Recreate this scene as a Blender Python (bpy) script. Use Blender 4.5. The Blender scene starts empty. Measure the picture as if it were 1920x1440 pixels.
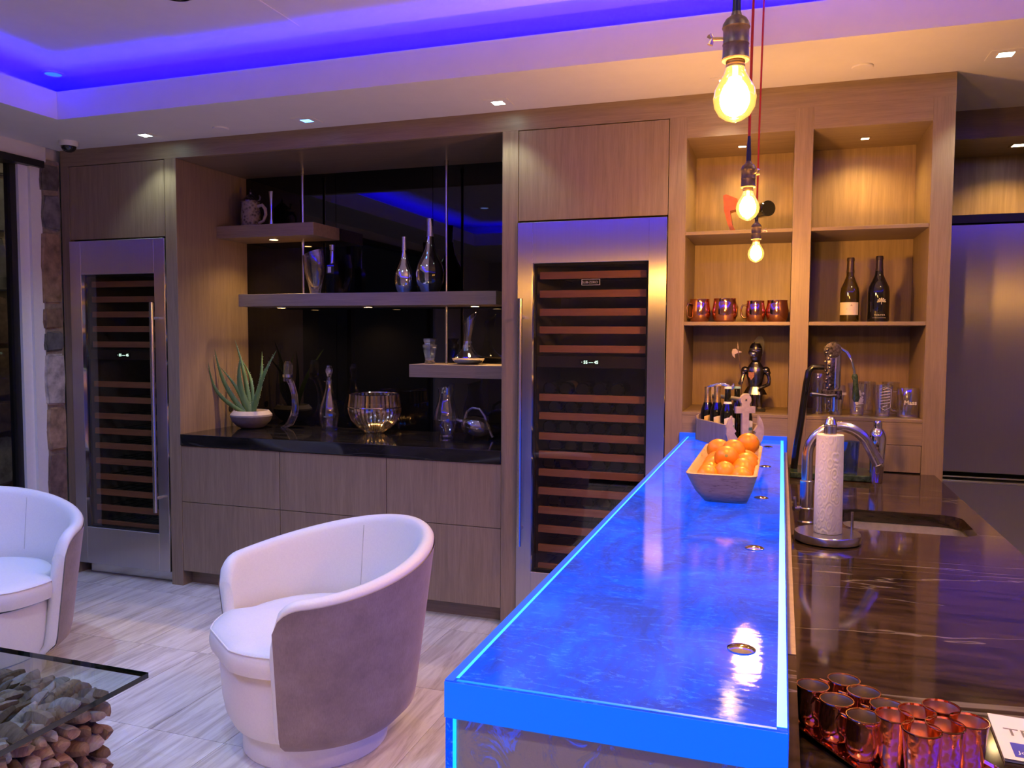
import bpy, bmesh, math, random
from mathutils import Vector, Matrix, Euler
from math import sin, cos, pi, radians, sqrt, atan2
random.seed(7)
SC = bpy.context.scene
COL = SC.collection

# ------------------------------------------------------------------ camera, world, exposure, main lights
cd = bpy.data.cameras.new('camera'); cam = bpy.data.objects.new('camera', cd); COL.objects.link(cam)
cd.sensor_width = 36; cd.sensor_fit = 'HORIZONTAL'; cd.lens = 36*1507.43/1920; cd.clip_start = .02; cd.clip_end = 100
yaw, pitch, roll = .3233, .0582, .0054
fw = Vector((-sin(yaw)*cos(pitch), cos(yaw)*cos(pitch), -sin(pitch)))
rt = Vector((cos(yaw), sin(yaw), 0)); up = rt.cross(fw)
r2 = cos(roll)*rt + sin(roll)*up; u2 = -sin(roll)*rt + cos(roll)*up
cam.matrix_world = Matrix(((r2.x, u2.x, -fw.x, 0), (r2.y, u2.y, -fw.y, -3.877), (r2.z, u2.z, -fw.z, 1.5), (0, 0, 0, 1)))
SC.camera = cam
W = bpy.data.worlds.new('night'); SC.world = W; W.use_nodes = True
W.node_tree.nodes['Background'].inputs[0].default_value = (.35, .4, .6, 1)
W.node_tree.nodes['Background'].inputs[1].default_value = .03
SC.view_settings.view_transform = 'Standard'; SC.view_settings.look = 'None'
SC.view_settings.exposure = 0.55; SC.view_settings.gamma = 1.0
try: SC.view_settings.use_curve_mapping = False
except Exception: pass
SC.cycles.max_bounces = 8; SC.cycles.diffuse_bounces = 3; SC.cycles.glossy_bounces = 4
SC.cycles.transmission_bounces = 6; SC.cycles.transparent_max_bounces = 14
SC.cycles.caustics_reflective = False; SC.cycles.caustics_refractive = False
SC.cycles.sample_clamp_indirect = 4.0
SC.cycles.use_denoising = True

COVE = .52; ROOM = .8
def lamp(kind, name, loc, col, e, size=.05, sizey=None, rot=(0, 0, 0), spot=None, blend=.4):
    d = bpy.data.lights.new(name, kind); d.color = col; d.energy = e
    if kind == 'AREA':
        d.size = size
        if sizey: d.shape = 'RECTANGLE'; d.size_y = sizey
    else: d.shadow_soft_size = size
    if kind == 'SPOT': d.spot_size = radians(spot or 90); d.spot_blend = blend
    o = bpy.data.objects.new(name, d); COL.objects.link(o); o.location = loc; o.rotation_euler = rot
    return o
BLUE = (.004, .0, 1.0)
TX0, TX1, TY0, TY1 = -3.644, 2.6, -4.2, -.557      # tray opening
ZS, ZL, ZC = 2.63, 2.774, 2.90                     # soffit, lip top, tray ceiling
cx, cy = (TX0+TX1)/2, (TY0+TY1)/2
LEDW = 60*COVE
# LED cove strips lying in the trough behind the lip, shining up
lamp('AREA', 'cove_led', (cx, TY1+.13, 2.70), BLUE, LEDW*1.6, TX1-TX0, .06, (pi, 0, 0))
lamp('AREA', 'cove_led', (cx, TY0-.13, 2.70), BLUE, LEDW*1.6, TX1-TX0, .06, (pi, 0, 0))
lamp('AREA', 'cove_led', (TX0-.13, cy, 2.70), BLUE, LEDW, .06, TY1-TY0, (pi, 0, 0))
lamp('AREA', 'cove_led', (TX1+.13, cy, 2.70), BLUE, LEDW, .06, TY1-TY0, (pi, 0, 0))
# unseen fill spots added in the tray ceiling to light the room
TRAY_FILL = [(-3.1, -1.55, (.46, .64, 1.0), 62), (-3.1, -3.1, (.22, .34, 1.0), 75), (-1.6, -2.3, (.72, .84, 1.0), 46), (-2.4, -1.1, (.30, .44, 1.0), 32),
        (-.75, -3.5, (1.0, .88, .80), 40), (.9, -3.0, (1.0, .70, .42), 45), (.9, -1.4, (1.0, .64, .34), 45), (-2.4, -3.7, (.7, .7, 1.0), 45)]
for x, y, c, e in TRAY_FILL:
    lamp('SPOT', 'tray_fill_lamp', (x, y, ZC-.02), c, e*ROOM, .045, spot=130, blend=.7)
SOFFIT = [(-3.444, -.155, (.80, 1.0, .82), 7), (-2.392, -.15, (.0, .10, 1.0), 26), (-1.326, -.15, (.85, 1.0, .85), 7), (-.26, -.16, (1.0, .85, .65), 8), (.813, -.17, (1.0, .95, .75), 14)]
for x, y, c, e in SOFFIT:
    lamp('SPOT', 'soffit_downlight_lamp', (x, y, ZS-.015), c, e*ROOM, .02, spot=100, blend=.6)

# ------------------------------------------------------------------ helpers
class MB:
    def __init__(s): s.b = bmesh.new()
    def box(s, x0, x1, y0, y1, z0, z1, bev=0, seg=1):
        g = bmesh.ops.create_cube(s.b, size=1.0)
        vs = g['verts']
        for v in vs: v.co = Vector(((x0+x1)/2+v.co.x*(x1-x0), (y0+y1)/2+v.co.y*(y1-y0), (z0+z1)/2+v.co.z*(z1-z0)))
        if bev:
            es = list({e for v in vs for e in v.link_edges})
            bmesh.ops.bevel(s.b, geom=es, offset=bev, segments=seg, affect='EDGES', profile=.5)
        return s
    def lathe(s, prof, seg=24, c=(0, 0, 0), cap0=False, cap1=False, sx=1, sy=1, fn=None):
        rings = []
        for r, z in prof:
            if r < 1e-6: rings.append([s.b.verts.new((c[0], c[1], c[2]+z))])
            else:
                ring = []
                for i in range(seg):
                    a = 2*pi*i/seg; rr = r*(fn(a, z) if fn else 1)
                    ring.append(s.b.verts.new((c[0]+rr*cos(a)*sx, c[1]+rr*sin(a)*sy, c[2]+z)))
                rings.append(ring)
        for A, B in zip(rings, rings[1:]):
            for i in range(seg):
                j = (i+1) % seg
                try:
                    if len(A) == 1 and len(B) == 1: break
                    if len(A) == 1: s.b.faces.new((A[0], B[j], B[i]))
                    elif len(B) == 1: s.b.faces.new((A[i], A[j], B[0]))
                    else: s.b.faces.new((A[i], A[j], B[j], B[i]))
                except ValueError: pass
        if cap0 and len(rings[0]) > 1: s.b.faces.new(rings[0][::-1])
        if cap1 and len(rings[-1]) > 1: s.b.faces.new(rings[-1])
        return s
    def tube(s, pts, rad, seg=8, cap=True, flat=1.0):
        pts = [Vector(p) for p in pts]; n = len(pts)
        rad = rad if isinstance(rad, (list, tuple)) else [rad]*n
        rings = []; prev = None
        for i, p in enumerate(pts):
            t = (pts[min(i+1, n-1)]-pts[max(i-1, 0)]).normalized()
            if prev is None:
                a = Vector((0, 0, 1)) if abs(t.z) < .9 else Vector((1, 0, 0))
                u = t.cross(a).normalized()
            else:
                u = (prev - t*prev.dot(t)).normalized()
            prev = u; v = t.cross(u)
            rings.append([s.b.verts.new(p+(u*cos(2*pi*k/seg)+v*sin(2*pi*k/seg)*flat)*rad[i]) for k in range(seg)])
        for A, B in zip(rings, rings[1:]):
            for i in range(seg):
                j = (i+1) % seg
                s.b.faces.new((A[i], A[j], B[j], B[i]))
        if cap: s.b.faces.new(rings[0][::-1]); s.b.faces.new(rings[-1])
        return s
    def prism(s, poly, axis, a0, a1):
        # poly: 2D points; axis 'Y' -> (x,z), 'X' -> (y,z), 'Z' -> (x,y)
        def P(p, a): return {'Y': (p[0], a, p[1]), 'X': (a, p[0], p[1]), 'Z': (p[0], p[1], a)}[axis]
        A = [s.b.verts.new(P(p, a0)) for p in poly]; B = [s.b.verts.new(P(p, a1)) for p in poly]
        s.b.faces.new(A); s.b.faces.new(B[::-1]); n = len(poly)
        for i in range(n):
            j = (i+1) % n; s.b.faces.new((A[j], A[i], B[i], B[j]))
        return s
    def ball(s, c, r, seg=16, rings=10, rot=None):
        r = r if isinstance(r, (tuple, list)) else (r, r, r)
        g = bmesh.ops.create_uvsphere(s.b, u_segments=seg, v_segments=rings, radius=1)
        m = (rot.to_matrix() if rot else Matrix.Identity(3))
        for v in g['verts']: v.co = Vector(c)+m @ Vector((v.co.x*r[0], v.co.y*r[1], v.co.z*r[2]))
        return s
    def xf(s, M): bmesh.ops.transform(s.b, matrix=M, verts=s.b.verts); return s
def put(name, mb, mat, parent=None, rel=True, smooth=35, loc=None):
    bmesh.ops.recalc_face_normals(mb.b, faces=mb.b.faces)
    if parent is not None and rel:
        w = Vector(parent.location); q = parent
        while q.parent: q = q.parent; w += Vector(q.location)
        bmesh.ops.translate(mb.b, verts=mb.b.verts, vec=-w)
    me = bpy.data.meshes.new(name); mb.b.to_mesh(me); mb.b.free()
    me.materials.append(mat)
    if smooth:
        for p in me.polygons: p.use_smooth = True
        me.set_sharp_from_angle(angle=radians(smooth))
    o = bpy.data.objects.new(name, me); COL.objects.link(o)
    if parent is not None: o.parent = parent
    if loc: o.location = loc
    return o
def tag(o, label, cat, group=None):
    o['label'] = label; o['category'] = cat
    if group: o['group'] = group
    return o
def thing(name, label, cat, loc=(0, 0, 0), rz=0, group=None):
    o = bpy.data.objects.new(name, None); COL.objects.link(o); o.location = loc; o.rotation_euler = (0, 0, rz)
    o.empty_display_size = .05
    return tag(o, label, cat, group)
def one(name, mb, mat, label, cat, group=None, loc=None, smooth=35):
    # a thing that is a single mesh; loc = its base
    if loc:
        bmesh.ops.translate(mb.b, verts=mb.b.verts, vec=-Vector(loc))
    o = put(name, mb, mat, None, smooth=smooth, loc=loc)
    return tag(o, label, cat, group)
def struct(name, mb, mat, smooth=0):
    o = put(name, mb, mat, None, smooth=smooth); o['kind'] = 'structure'; return o
def dup(o, loc=None, rz=None, label=None, parent=None):
    kids = [c for c in KIDS(o)]
    c = o.copy(); COL.objects.link(c)
    if parent is not None: c.parent = parent
    if loc is not None: c.location = loc
    if rz is not None: c.rotation_euler = (0, 0, rz)
    if label: c['label'] = label
    for k in kids: dup(k, parent=c)
    return c
def KIDS(o): return [x for x in bpy.data.objects if x.parent == o]
def text(name, s, size, mat, parent, loc, rot=(pi/2, 0, 0), ext=.0003, align='CENTER', spacing=1.0, bold=0):
    cu = bpy.data.curves.new('t', 'FONT'); cu.body = s; cu.size = size; cu.extrude = ext; cu.align_x = align; cu.align_y = 'CENTER'
    cu.space_character = spacing; cu.offset = bold; cu.resolution_u = 2
    to = bpy.data.objects.new('t', cu); COL.objects.link(to)
    dg = bpy.context.evaluated_depsgraph_get(); me = bpy.data.meshes.new_from_object(to.evaluated_get(dg))
    bpy.data.objects.remove(to); me.materials.clear(); me.materials.append(mat)
    o = bpy.data.objects.new(name, me); COL.objects.link(o); o.parent = parent; o.rotation_euler = rot
    w = Vector((0, 0, 0)); q = parent
    while q: w += Vector(q.location); q = q.parent
    o.location = Vector(loc)-w
    return o

# ------------------------------------------------------------------ materials
MATS = {}
class NT:
    def __init__(s, name):
        s.m = bpy.data.materials.new(name); s.m.use_nodes = True; s.n = s.m.node_tree.nodes; s.l = s.m.node_tree.links
        s.p = s.n['Principled BSDF']; s.out = s.n['Material Output']; MATS[name] = s.m
    def node(s, t, **k):
        x = s.n.new(t)
        for a, b in k.items():
            if a.startswith('_'): x.inputs[a[1:]].default_value = b
            else: setattr(x, a, b)
        return x
    def set(s, **k):
        for a, b in k.items(): s.p.inputs[a.replace('_', ' ')].default_value = b
        return s
    def coord(s, kind='world', scale=(1, 1, 1), rot=(0, 0, 0)):
        if kind == 'world': o = s.node('ShaderNodeNewGeometry').outputs['Position']
        else: o = s.node('ShaderNodeTexCoord').outputs['Object']
        mp = s.node('ShaderNodeMapping'); mp.inputs['Scale'].default_value = scale; mp.inputs['Rotation'].default_value = rot
        s.l.new(o, mp.inputs[0]); return mp.outputs[0]
    def noise(s, vec, scale, detail=4, rough=.6, dist=0):
        x = s.node('ShaderNodeTexNoise'); x.inputs['Scale'].default_value = scale; x.inputs['Detail'].default_value = detail
        x.inputs['Roughness'].default_value = rough; x.inputs['Distortion'].default_value = dist
        s.l.new(vec, x.inputs['Vector']); return x.outputs['Fac']
    def ramp(s, fac, stops):
        x = s.node('ShaderNodeValToRGB'); cr = x.color_ramp
        while len(cr.elements) < len(stops): cr.elements.new(.5)
        for e, (p, c) in zip(cr.elements, stops): e.position = p; e.color = (*c, 1) if len(c) == 3 else c
        s.l.new(fac, x.inputs[0]); return x.outputs[0]
    def mix(s, a, b, fac, mode='MIX'):
        x = s.node('ShaderNodeMix', data_type='RGBA', blend_type=mode)
        for sock, v in ((x.inputs[6], a), (x.inputs[7], b), (x.inputs[0], fac)):
            if hasattr(v, 'is_linked'): s.l.new(v, sock)
            else: sock.default_value = (*v, 1) if isinstance(v, tuple) and len(v) == 3 else v
        return x.outputs[2]
    def bump(s, h, strength=.2, dist=.002):
        b = s.node('ShaderNodeBump'); b.inputs['Strength'].default_value = strength; b.inputs['Distance'].default_value = dist
        s.l.new(h, b.inputs['Height']); s.l.new(b.outputs[0], s.p.inputs['Normal']); return s
    def col(s, sock): s.l.new(sock, s.p.inputs['Base Color']); return s
def plain(name, c, rough=.5, metal=0, spec=.5, nscale=0, nvar=.1, bumpy=0, emis=None, es=0, coat=0, sheen=0, aniso=0):
    t = NT(name); t.set(Base_Color=(*c, 1), Roughness=rough, Metallic=metal)
    t.p.inputs['Specular IOR Level'].default_value = spec
    v = t.coord('obj')
    f = t.noise(v, nscale or 40, 3)
    t.col(t.ramp(f, [(.3, tuple(x*(1-nvar) for x in c)), (.7, tuple(min(1, x*(1+nvar)) for x in c))]))
    if bumpy: t.bump(f, bumpy, .001)
    if emis: t.set(Emission_Color=(*emis, 1), Emission_Strength=es)
    if coat: t.p.inputs['Coat Weight'].default_value = coat
    if sheen: t.p.inputs['Sheen Weight'].default_value = sheen; t.p.inputs['Sheen Roughness'].default_value = .4
    return t.m
def wood(name, c0, c1, axis='z', rough=.42, scale=1.0):
    t = NT(name); st = {'z': (14, 14, .9), 'x': (.9, 14, 14), 'y': (14, .9, 14)}[axis]
    v = t.coord('world', tuple(a*scale for a in st))
    w = t.noise(v, 3.0, 6, .65, .6)
    st2 = {'z': (90, 90, 3), 'x': (3, 90, 90), 'y': (90, 3, 90)}[axis]
    f = t.noise(t.coord('world', tuple(a*scale for a in st2)), 3.0, 3, .6)
    base = t.ramp(w, [(.28, c0), (.5, tuple((a+b)/2 for a, b in zip(c0, c1))), (.72, c1)])
    fine = t.ramp(f, [(.35, (.88, .87, .86)), (.6, (1.03, 1.02, 1.02))])
    t.col(t.mix(base, fine, .8, 'MULTIPLY')); t.set(Roughness=rough); t.bump(f, .12, .001)
    return t.m
OAK = wood('oak_vertical_grain', (.205, .150, .100), (.305, .225, .150))
OAKH = wood('oak_horizontal_grain', (.205, .150, .100), (.305, .225, .150), 'x')
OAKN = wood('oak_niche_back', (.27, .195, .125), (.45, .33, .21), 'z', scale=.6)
SHELFW = wood('fridge_shelf_wood', (.42, .20, .11), (.58, .30, .17), 'x', .5)
PAINT = plain('ceiling_paint', (.74, .73, .73), .9, nscale=8, nvar=.02)
WALLP = plain('wall_paint', (.55, .54, .54), .9, nscale=6, nvar=.03)
WHITE = plain('white_trim', (.72, .72, .74), .6, nvar=.02)
BLACKM = plain('black_metal', (.012, .012, .013), .35, nvar=.1)
DARK = plain('dark_gap', (.01, .009, .009), .8)
RUBBER = plain('black_rubber', (.02, .02, .02), .6)
def steel(name, tint=(.60, .59, .58), rough=.35, tang=(1, 0, 0), an=1.0):
    t = NT(name); t.set(Metallic=1.0, Roughness=rough, Anisotropic=an)
    cv = t.node('ShaderNodeCombineXYZ'); cv.inputs[0].default_value, cv.inputs[1].default_value, cv.inputs[2].default_value = tang
    t.l.new(cv.outputs[0], t.p.inputs['Tangent'])
    f = t.noise(t.coord('world', (700, 700, 2)), 1, 2)
    w = t.noise(t.coord('world', (1, 1, 1)), 1.6, 1)
    t.col(t.ramp(f, [(.3, tuple(x*.93 for x in tint)), (.7, tint)]))
    t.bump(w, .3, .004)
    return t.m
STEEL = steel('brushed_door_steel')
STEEL2 = plain('brushed_steel', (.62, .60, .58), .22, 1.0, nscale=200, nvar=.06)
CHROME = plain('chrome', (.75, .74, .74), .06, 1.0, nvar=.02)
SILVER = plain('silver_mirror_glaze', (.78, .78, .82), .06, 1.0, nscale=30, nvar=.06, bumpy=.02)
PEWTER = plain('antique_pewter', (.17, .15, .14), .28, 1.0, nscale=90, nvar=.9, bumpy=.6)
DKSTEEL = plain('dark_armour_steel', (.20, .185, .19), .25, 1.0, nscale=60, nvar=.3, bumpy=.15)
def copper(name, c=(.93, .40, .24), r=.13, hammer=.25):
    t = NT(name); t.set(Base_Color=(*c, 1), Metallic=1.0, Roughness=r)
    v = t.node('ShaderNodeTexVoronoi', feature='SMOOTH_F1'); v.inputs['Scale'].default_value = 110
    t.l.new(t.coord('obj'), v.inputs['Vector']); t.bump(v.outputs['Distance'], hammer, .0015); return t.m
COPPER = copper('hammered_copper', (.95, .50, .34)); COPPERS = copper('polished_copper', (.90, .42, .27), .10, .04)
NICKEL = plain('dark_nickel_lining', (.50, .44, .33), .38, 1.0)
def stone(name, c0, c1, vein, veinax=(.5, 6, 6), rough=.06, vs=1.0, spec=.5):
    t = NT(name); v = t.coord('world', veinax)
    a = t.noise(v, 4*vs, 8, .7, .8)
    b = t.noise(t.coord('world', (.22, 1.6, 1.6)), 2.3, 5, .55, .5)
    base = t.ramp(a, [(.35, c0), (.65, c1)])
    vn = t.ramp(b, [(.500, (0, 0, 0)), (.505, (1, 1, 1)), (.510, (0, 0, 0))])
    t.col(t.mix(base, vein, vn)); t.set(Roughness=rough); t.p.inputs['Specular IOR Level'].default_value = spec
    return t.m
GRANITE = stone('brown_black_leather_granite', (.010, .007, .006), (.055, .034, .026), (.20, .175, .16), (1.5, 9, 9), .07)
BLACKST = stone('black_polished_stone', (.004, .004, .005), (.016, .014, .015), (.05, .05, .05), (1, 4, 4), .05)
def trav(name):
    t = NT(name); oi = t.node('ShaderNodeObjectInfo')
    ad = t.node('ShaderNodeVectorMath', operation='ADD'); sc = t.node('ShaderNodeVectorMath', operation='SCALE')
    cb = t.node('ShaderNodeCombineXYZ'); t.l.new(oi.outputs['Random'], cb.inputs[0]); t.l.new(oi.outputs['Random'], cb.inputs[1]); t.l.new(cb.outputs[0], sc.inputs[0]); sc.inputs['Scale'].default_value = 13
    t.l.new(t.coord('world', (9, .8, 1)), ad.inputs[0]); t.l.new(sc.outputs[0], ad.inputs[1])
    a = t.noise(ad.outputs[0], 2.2, 9, .68, 1.1)
    c = t.ramp(a, [(.30, (.36, .33, .30)), (.42, (.54, .50, .46)), (.52, (.66, .63, .59)), (.70, (.80, .78, .75))])
    mr = t.node('ShaderNodeMapRange'); t.l.new(oi.outputs['Random'], mr.inputs[0]); mr.inputs[3].default_value = .86; mr.inputs[4].default_value = 1.06
    cc = t.node('ShaderNodeCombineColor')
    for i in range(3): t.l.new(mr.outputs[0], cc.inputs[i])
    t.col(t.mix(c, cc.outputs[0], 1.0, 'MULTIPLY')); t.set(Roughness=.42); t.bump(a, .25, .002); return t.m
TRAV = trav('veincut_travertine')
GROUT = plain('grout', (.36, .34, .33), .9)
def glassy(name, tint=(1, 1, 1), rough=.0, ior=1.45, refl=1.0, base=0.0):
    # thin clear glass: fresnel mix of transparency and mirror reflection
    t = NT(name); t.n.remove(t.p)
    tr = t.node('ShaderNodeBsdfTransparent'); tr.inputs[0].default_value = (*tint, 1)
    gl = t.node('ShaderNodeBsdfGlossy'); gl.inputs['Roughness'].default_value = rough; gl.inputs[0].default_value = (refl, refl, refl, 1)
    fr = t.node('ShaderNodeFresnel'); fr.inputs[0].default_value = ior
    ge = t.node('ShaderNodeNewGeometry'); inv = t.node('ShaderNodeMath', operation='SUBTRACT'); inv.inputs[0].default_value = 1; t.l.new(ge.outputs['Backfacing'], inv.inputs[1])
    mu = t.node('ShaderNodeMath', operation='MULTIPLY'); t.l.new(fr.outputs[0], mu.inputs[0]); t.l.new(inv.outputs[0], mu.inputs[1])
    mx = t.node('ShaderNodeMixShader'); ab = t.node('ShaderNodeMath', operation='ADD'); ab.inputs[1].default_value = base; t.l.new(mu.outputs[0], ab.inputs[0]); t.l.new(ab.outputs[0], mx.inputs[0]); t.l.new(tr.outputs[0], mx.inputs[1]); t.l.new(gl.outputs[0], mx.inputs[2])
    t.l.new(mx.outputs[0], t.out.inputs[0]); return t.m
PANE = glassy('dark_tinted_door_glass', (.78, .74, .70), 0, 1.6)
WPANE = glassy('window_glass', (.7, .75, .75), 0, 1.5)
TGLASS = glassy('clear_glass_thin', (.95, .96, .97), .05, 2.2, base=.11)
TABLEG = glassy('greenish_table_glass', (.80, .88, .88), 0, 1.5)
def realglass(name, c=(1, 1, 1), rough=0, ior=1.47, alpha=.35):
    t = NT(name); t.set(Base_Color=(*c, 1), Roughness=rough, IOR=ior); t.p.inputs['Transmission Weight'].default_value = 1; t.p.inputs['Coat Weight'].default_value = 1; t.p.inputs['Coat IOR'].default_value = 2.2
    tr = t.node('ShaderNodeBsdfTransparent'); tr.inputs[0].default_value = (*c, 1)
    mx = t.node('ShaderNodeMixShader'); mx.inputs[0].default_value = alpha
    t.l.new(t.p.outputs[0], mx.inputs[1]); t.l.new(tr.outputs[0], mx.inputs[2]); t.l.new(mx.outputs[0], t.out.inputs[0]); return t.m
CRYS = realglass('clear_crystal', (1, 1, 1), 0, 1.5, .15)
CRYSB = realglass('blue_tinted_crystal', (.35, .55, .85), 0, 1.5, .2)
AMBERG = realglass('smoky_crystal', (.85, .78, .65), 0, 1.5, .3)
BOTG = plain('dark_bottle_glass', (.006, .007, .006), .05, spec=.6, coat=.5)
BOTO = plain('olive_bottle_glass', (.045, .032, .006), .06, spec=.6, coat=.6)
BOTN = plain('black_blue_bottle_glass', (.008, .008, .016), .05, spec=.6, coat=.6)
BGLASS = plain('black_back_painted_glass', (.002, .002, .003), .015, spec=.55)
LEATHER = plain('white_leather', (.74, .74, .75), .42, nscale=160, nvar=.03, bumpy=.08)
def velvet():
    t = NT('taupe_cowhide_velvet'); f = t.noise(t.coord('obj'), 9, 6, .7); g = t.noise(t.coord('obj', (1, 1, .25)), 260, 2)
    t.col(t.mix(t.ramp(f, [(.3, (.20, .155, .145)), (.7, (.29, .235, .225))]), t.ramp(g, [(.3, (.85, .85, .85)), (.7, (1.1, 1.1, 1.1))]), .6, 'MULTIPLY'))
    t.set(Roughness=.85); t.p.inputs['Sheen Weight'].default_value = .5; t.p.inputs['Sheen Roughness'].default_value = .4
    t.p.inputs['Sheen Tint'].default_value = (.75, .65, .75, 1); t.bump(g, .3, .002); return t.m
VELVET = velvet()
def emit(name, c, s, base=(.8, .8, .8)):
    t = NT(name); t.set(Base_Color=(*base, 1), Emission_Color=(*c, 1), Emission_Strength=s, Roughness=.4); return t.m
def barglass():
    # etched acrylic slab lit from its edges by LEDs
    t = NT('edge_lit_etched_glass'); v = t.coord('world', (1, .55, 1))
    a = t.noise(v, 5.0, 8, .72, 1.2); b = t.noise(t.coord('world', (10, 26, 10)), 2.6, 7, .8, 1.5)
    lo = t.ramp(a, [(.34, (.020, .040, .40)), (.46, (.010, .065, .80)), (.52, (.0, .075, 1.0)), (.62, (.0, .13, 1.35))])
    hi = t.ramp(b, [(.56, (0, 0, 0)), (.60, (.05, .16, .5)), (.64, (0, .02, .1)), (.67, (.03, .12, .4)), (.70, (0, 0, 0))])
    e = t.mix(lo, hi, 1.0, 'ADD'); t.l.new(e, t.p.inputs['Emission Color'])
    t.set(Base_Color=(.012, .03, .16, 1), Emission_Strength=.66, Roughness=.035)
    t.bump(b, .05, .0008); return t.m
BARG = barglass()
BARF = emit('lit_slab_edge', (.0, .14, 1.0), .72, (.01, .04, .2))
LEDC = emit('cyan_led_edge', (.0, .50, 1.0), 1.1, (.05, .2, .3))
LEDB = emit('blue_led_edge', (.01, .10, .9), .8, (.01, .04, .2))
def barend():
    t = NT('etched_glass_end_panel'); b = t.noise(t.coord('world', (1.2, 1, 1)), 13.0, 8, .8, 1.2)
    g = t.ramp(b, [(.555, (.0, .0, .0)), (.60, (.01, .05, .75)), (.68, (.02, .09, .6))])
    c = t.ramp(b, [(.50, (.62, .56, .53)), (.62, (.30, .36, .60))])
    t.col(c); t.l.new(g, t.p.inputs['Emission Color']); t.set(Emission_Strength=.5, Roughness=.25); t.bump(b, .4, .003); return t.m
BEND = barend()
WARM = emit('warm_led', (1.0, .62, .25), 30, (1, 1, 1)); WARMW = emit('warm_white_led', (1.0, .80, .50), 14, (1, 1, 1))
COOLE = emit('cool_white_led', (.75, 1.0, .85), 16, (1, 1, 1)); BLUEE = emit('blue_led', (.10, .38, 1.0), 3, (1, 1, 1))
HOT = emit('glowing_filament', (1.0, .62, .20), 60, (1, 1, 1)); 
BULBG = NT('amber_bulb_glass')
def _bg():
    t = BULBG; t.n.remove(t.p)
    tr = t.node('ShaderNodeBsdfTransparent'); tr.inputs[0].default_value = (1, .82, .52, 1)
    em = t.node('ShaderNodeEmission'); em.inputs[0].default_value = (1, .50, .10, 1); em.inputs[1].default_value = 2.2
    lw = t.node('ShaderNodeLayerWeight'); lw.inputs[0].default_value = .35
    gl = t.node('ShaderNodeBsdfGlossy'); gl.inputs['Roughness'].default_value = .03
    m1 = t.node('ShaderNodeMixShader'); m1.inputs[0].default_value = .6; t.l.new(tr.outputs[0], m1.inputs[1]); t.l.new(em.outputs[0], m1.inputs[2])
    m2 = t.node('ShaderNodeMixShader'); t.l.new(lw.outputs['Fresnel'], m2.inputs[0]); t.l.new(m1.outputs[0], m2.inputs[1]); t.l.new(gl.outputs[0], m2.inputs[2])
    t.l.new(m2.outputs[0], t.out.inputs[0]); return t.m
BULBG = _bg()

# ------------------------------------------------------------------ setting: floor, walls, ceiling
LW = -4.26; RW = 3.4; BW = -6.4; FWY = 1.25
struct('floor', MB().box(-6.2, RW+.1, BW-.1, FWY+.1, -.08, -.004), GROUT)
FL = bpy.data.objects['floor']
tw, tl = .335, .67
tiles = []
k = 0
x = LW
while x < 1.0:
    y = -.14+tl
    while y > -4.2:
        x1 = min(x+tw, 1.0)
        if not tiles or x1-x < tw-.01:
            b = MB().box(.001, x1-x-.001, .001, tl-.001, -.02, 0)
            o = put('floor_tile', b, TRAV, FL, rel=False, smooth=0)
            if not tiles: tiles.append(o)
        else:
            o = tiles[0].copy(); COL.objects.link(o)
        o.location = (x, y-tl if y > -.1 else y-tl, 0)
        y -= tl
    x += tw
m = MB()      # tiles past the visible part of the room, one joined piece
for i in range(20):
    for j in range(4):
        xx = LW+i*.38; yy = -4.16-(j+1)*.55
        m.box(xx+.001, xx+.379, yy+.001, yy+.549, -.02, 0)
o = put('floor_tile_field', m, TRAV, FL, smooth=0); o['kind'] = 'stuff'
struct('wall_front', MB().box(LW-.3, RW+.1, FWY, FWY+.1, 0, 3.1), WALLP)
struct('wall_back', MB().box(LW-.1, RW+.1, BW-.1, BW, 0, 3.1), WALLP)
struct('wall_right', MB().box(RW, RW+.1, BW, FWY, 0, 3.1), WALLP)
m = MB().box(LW-.12, LW, BW, -4.4, 0, 3.1).box(LW-.12, LW-.04, -.25, FWY, 0, 3.1).box(LW-.12, LW, -4.4, -.25, 2.535, 3.1)
struct('wall_left', m, WHITE)
# tray ceiling with a light trough all round
struct('ceiling', MB().box(LW-.1, RW+.1, BW-.1, FWY+.1, ZC, ZC+.1), PAINT)
m = MB()
m.box(LW, RW, TY1+.02, FWY, ZS, ZS+.02).box(LW, RW, BW, TY0-.02, ZS, ZS+.02).box(LW, TX0-.02, TY0-.02, TY1+.02, ZS, ZS+.02).box(TX1+.02, RW, TY0-.02, TY1+.02, ZS, ZS+.02)
struct('trim_1', m, PAINT)          # the dropped soffit round the tray
m = MB(); th = .02
m.box(TX0-th, TX1+th, TY1, TY1+th, ZS, ZL).box(TX0-th, TX1+th, TY0-th, TY0, ZS, ZL).box(TX0-th, TX0, TY0, TY1, ZS, ZL).box(TX1, TX1+th, TY0, TY1, ZS, ZL)
struct('trim_2', m, PAINT)          # upstanding lip that hides the cove lights
m = MB(); w = .34
m.box(TX0-w, TX1+w, TY1+w, TY1+w+.02, ZS+.02, ZC).box(TX0-w, TX1+w, TY0-w-.02, TY0-w, ZS+.02, ZC).box(TX0-w-.02, TX0-w, TY0-w, TY1+w, ZS+.02, ZC).box(TX1+w, TX1+w+.02, TY0-w, TY1+w, ZS+.02, ZC)
struct('trim_3', m, PAINT)          # back of the trough
m = MB()                            # LED tape in the trough
m.box(TX0, TX1, TY1+.115, TY1+.145, 2.655, 2.665).box(TX0, TX1, TY0-.145, TY0-.115, 2.655, 2.665).box(TX0-.145, TX0-.115, TY0, TY1, 2.655, 2.665).box(TX1+.115, TX1+.145, TY0, TY1, 2.655, 2.665)
tag(put('led_tape', m, emit('cove_tape_blue', BLUE, 2), smooth=0), 'blue light tape hidden in the trough around the tray ceiling', 'light strip')
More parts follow.
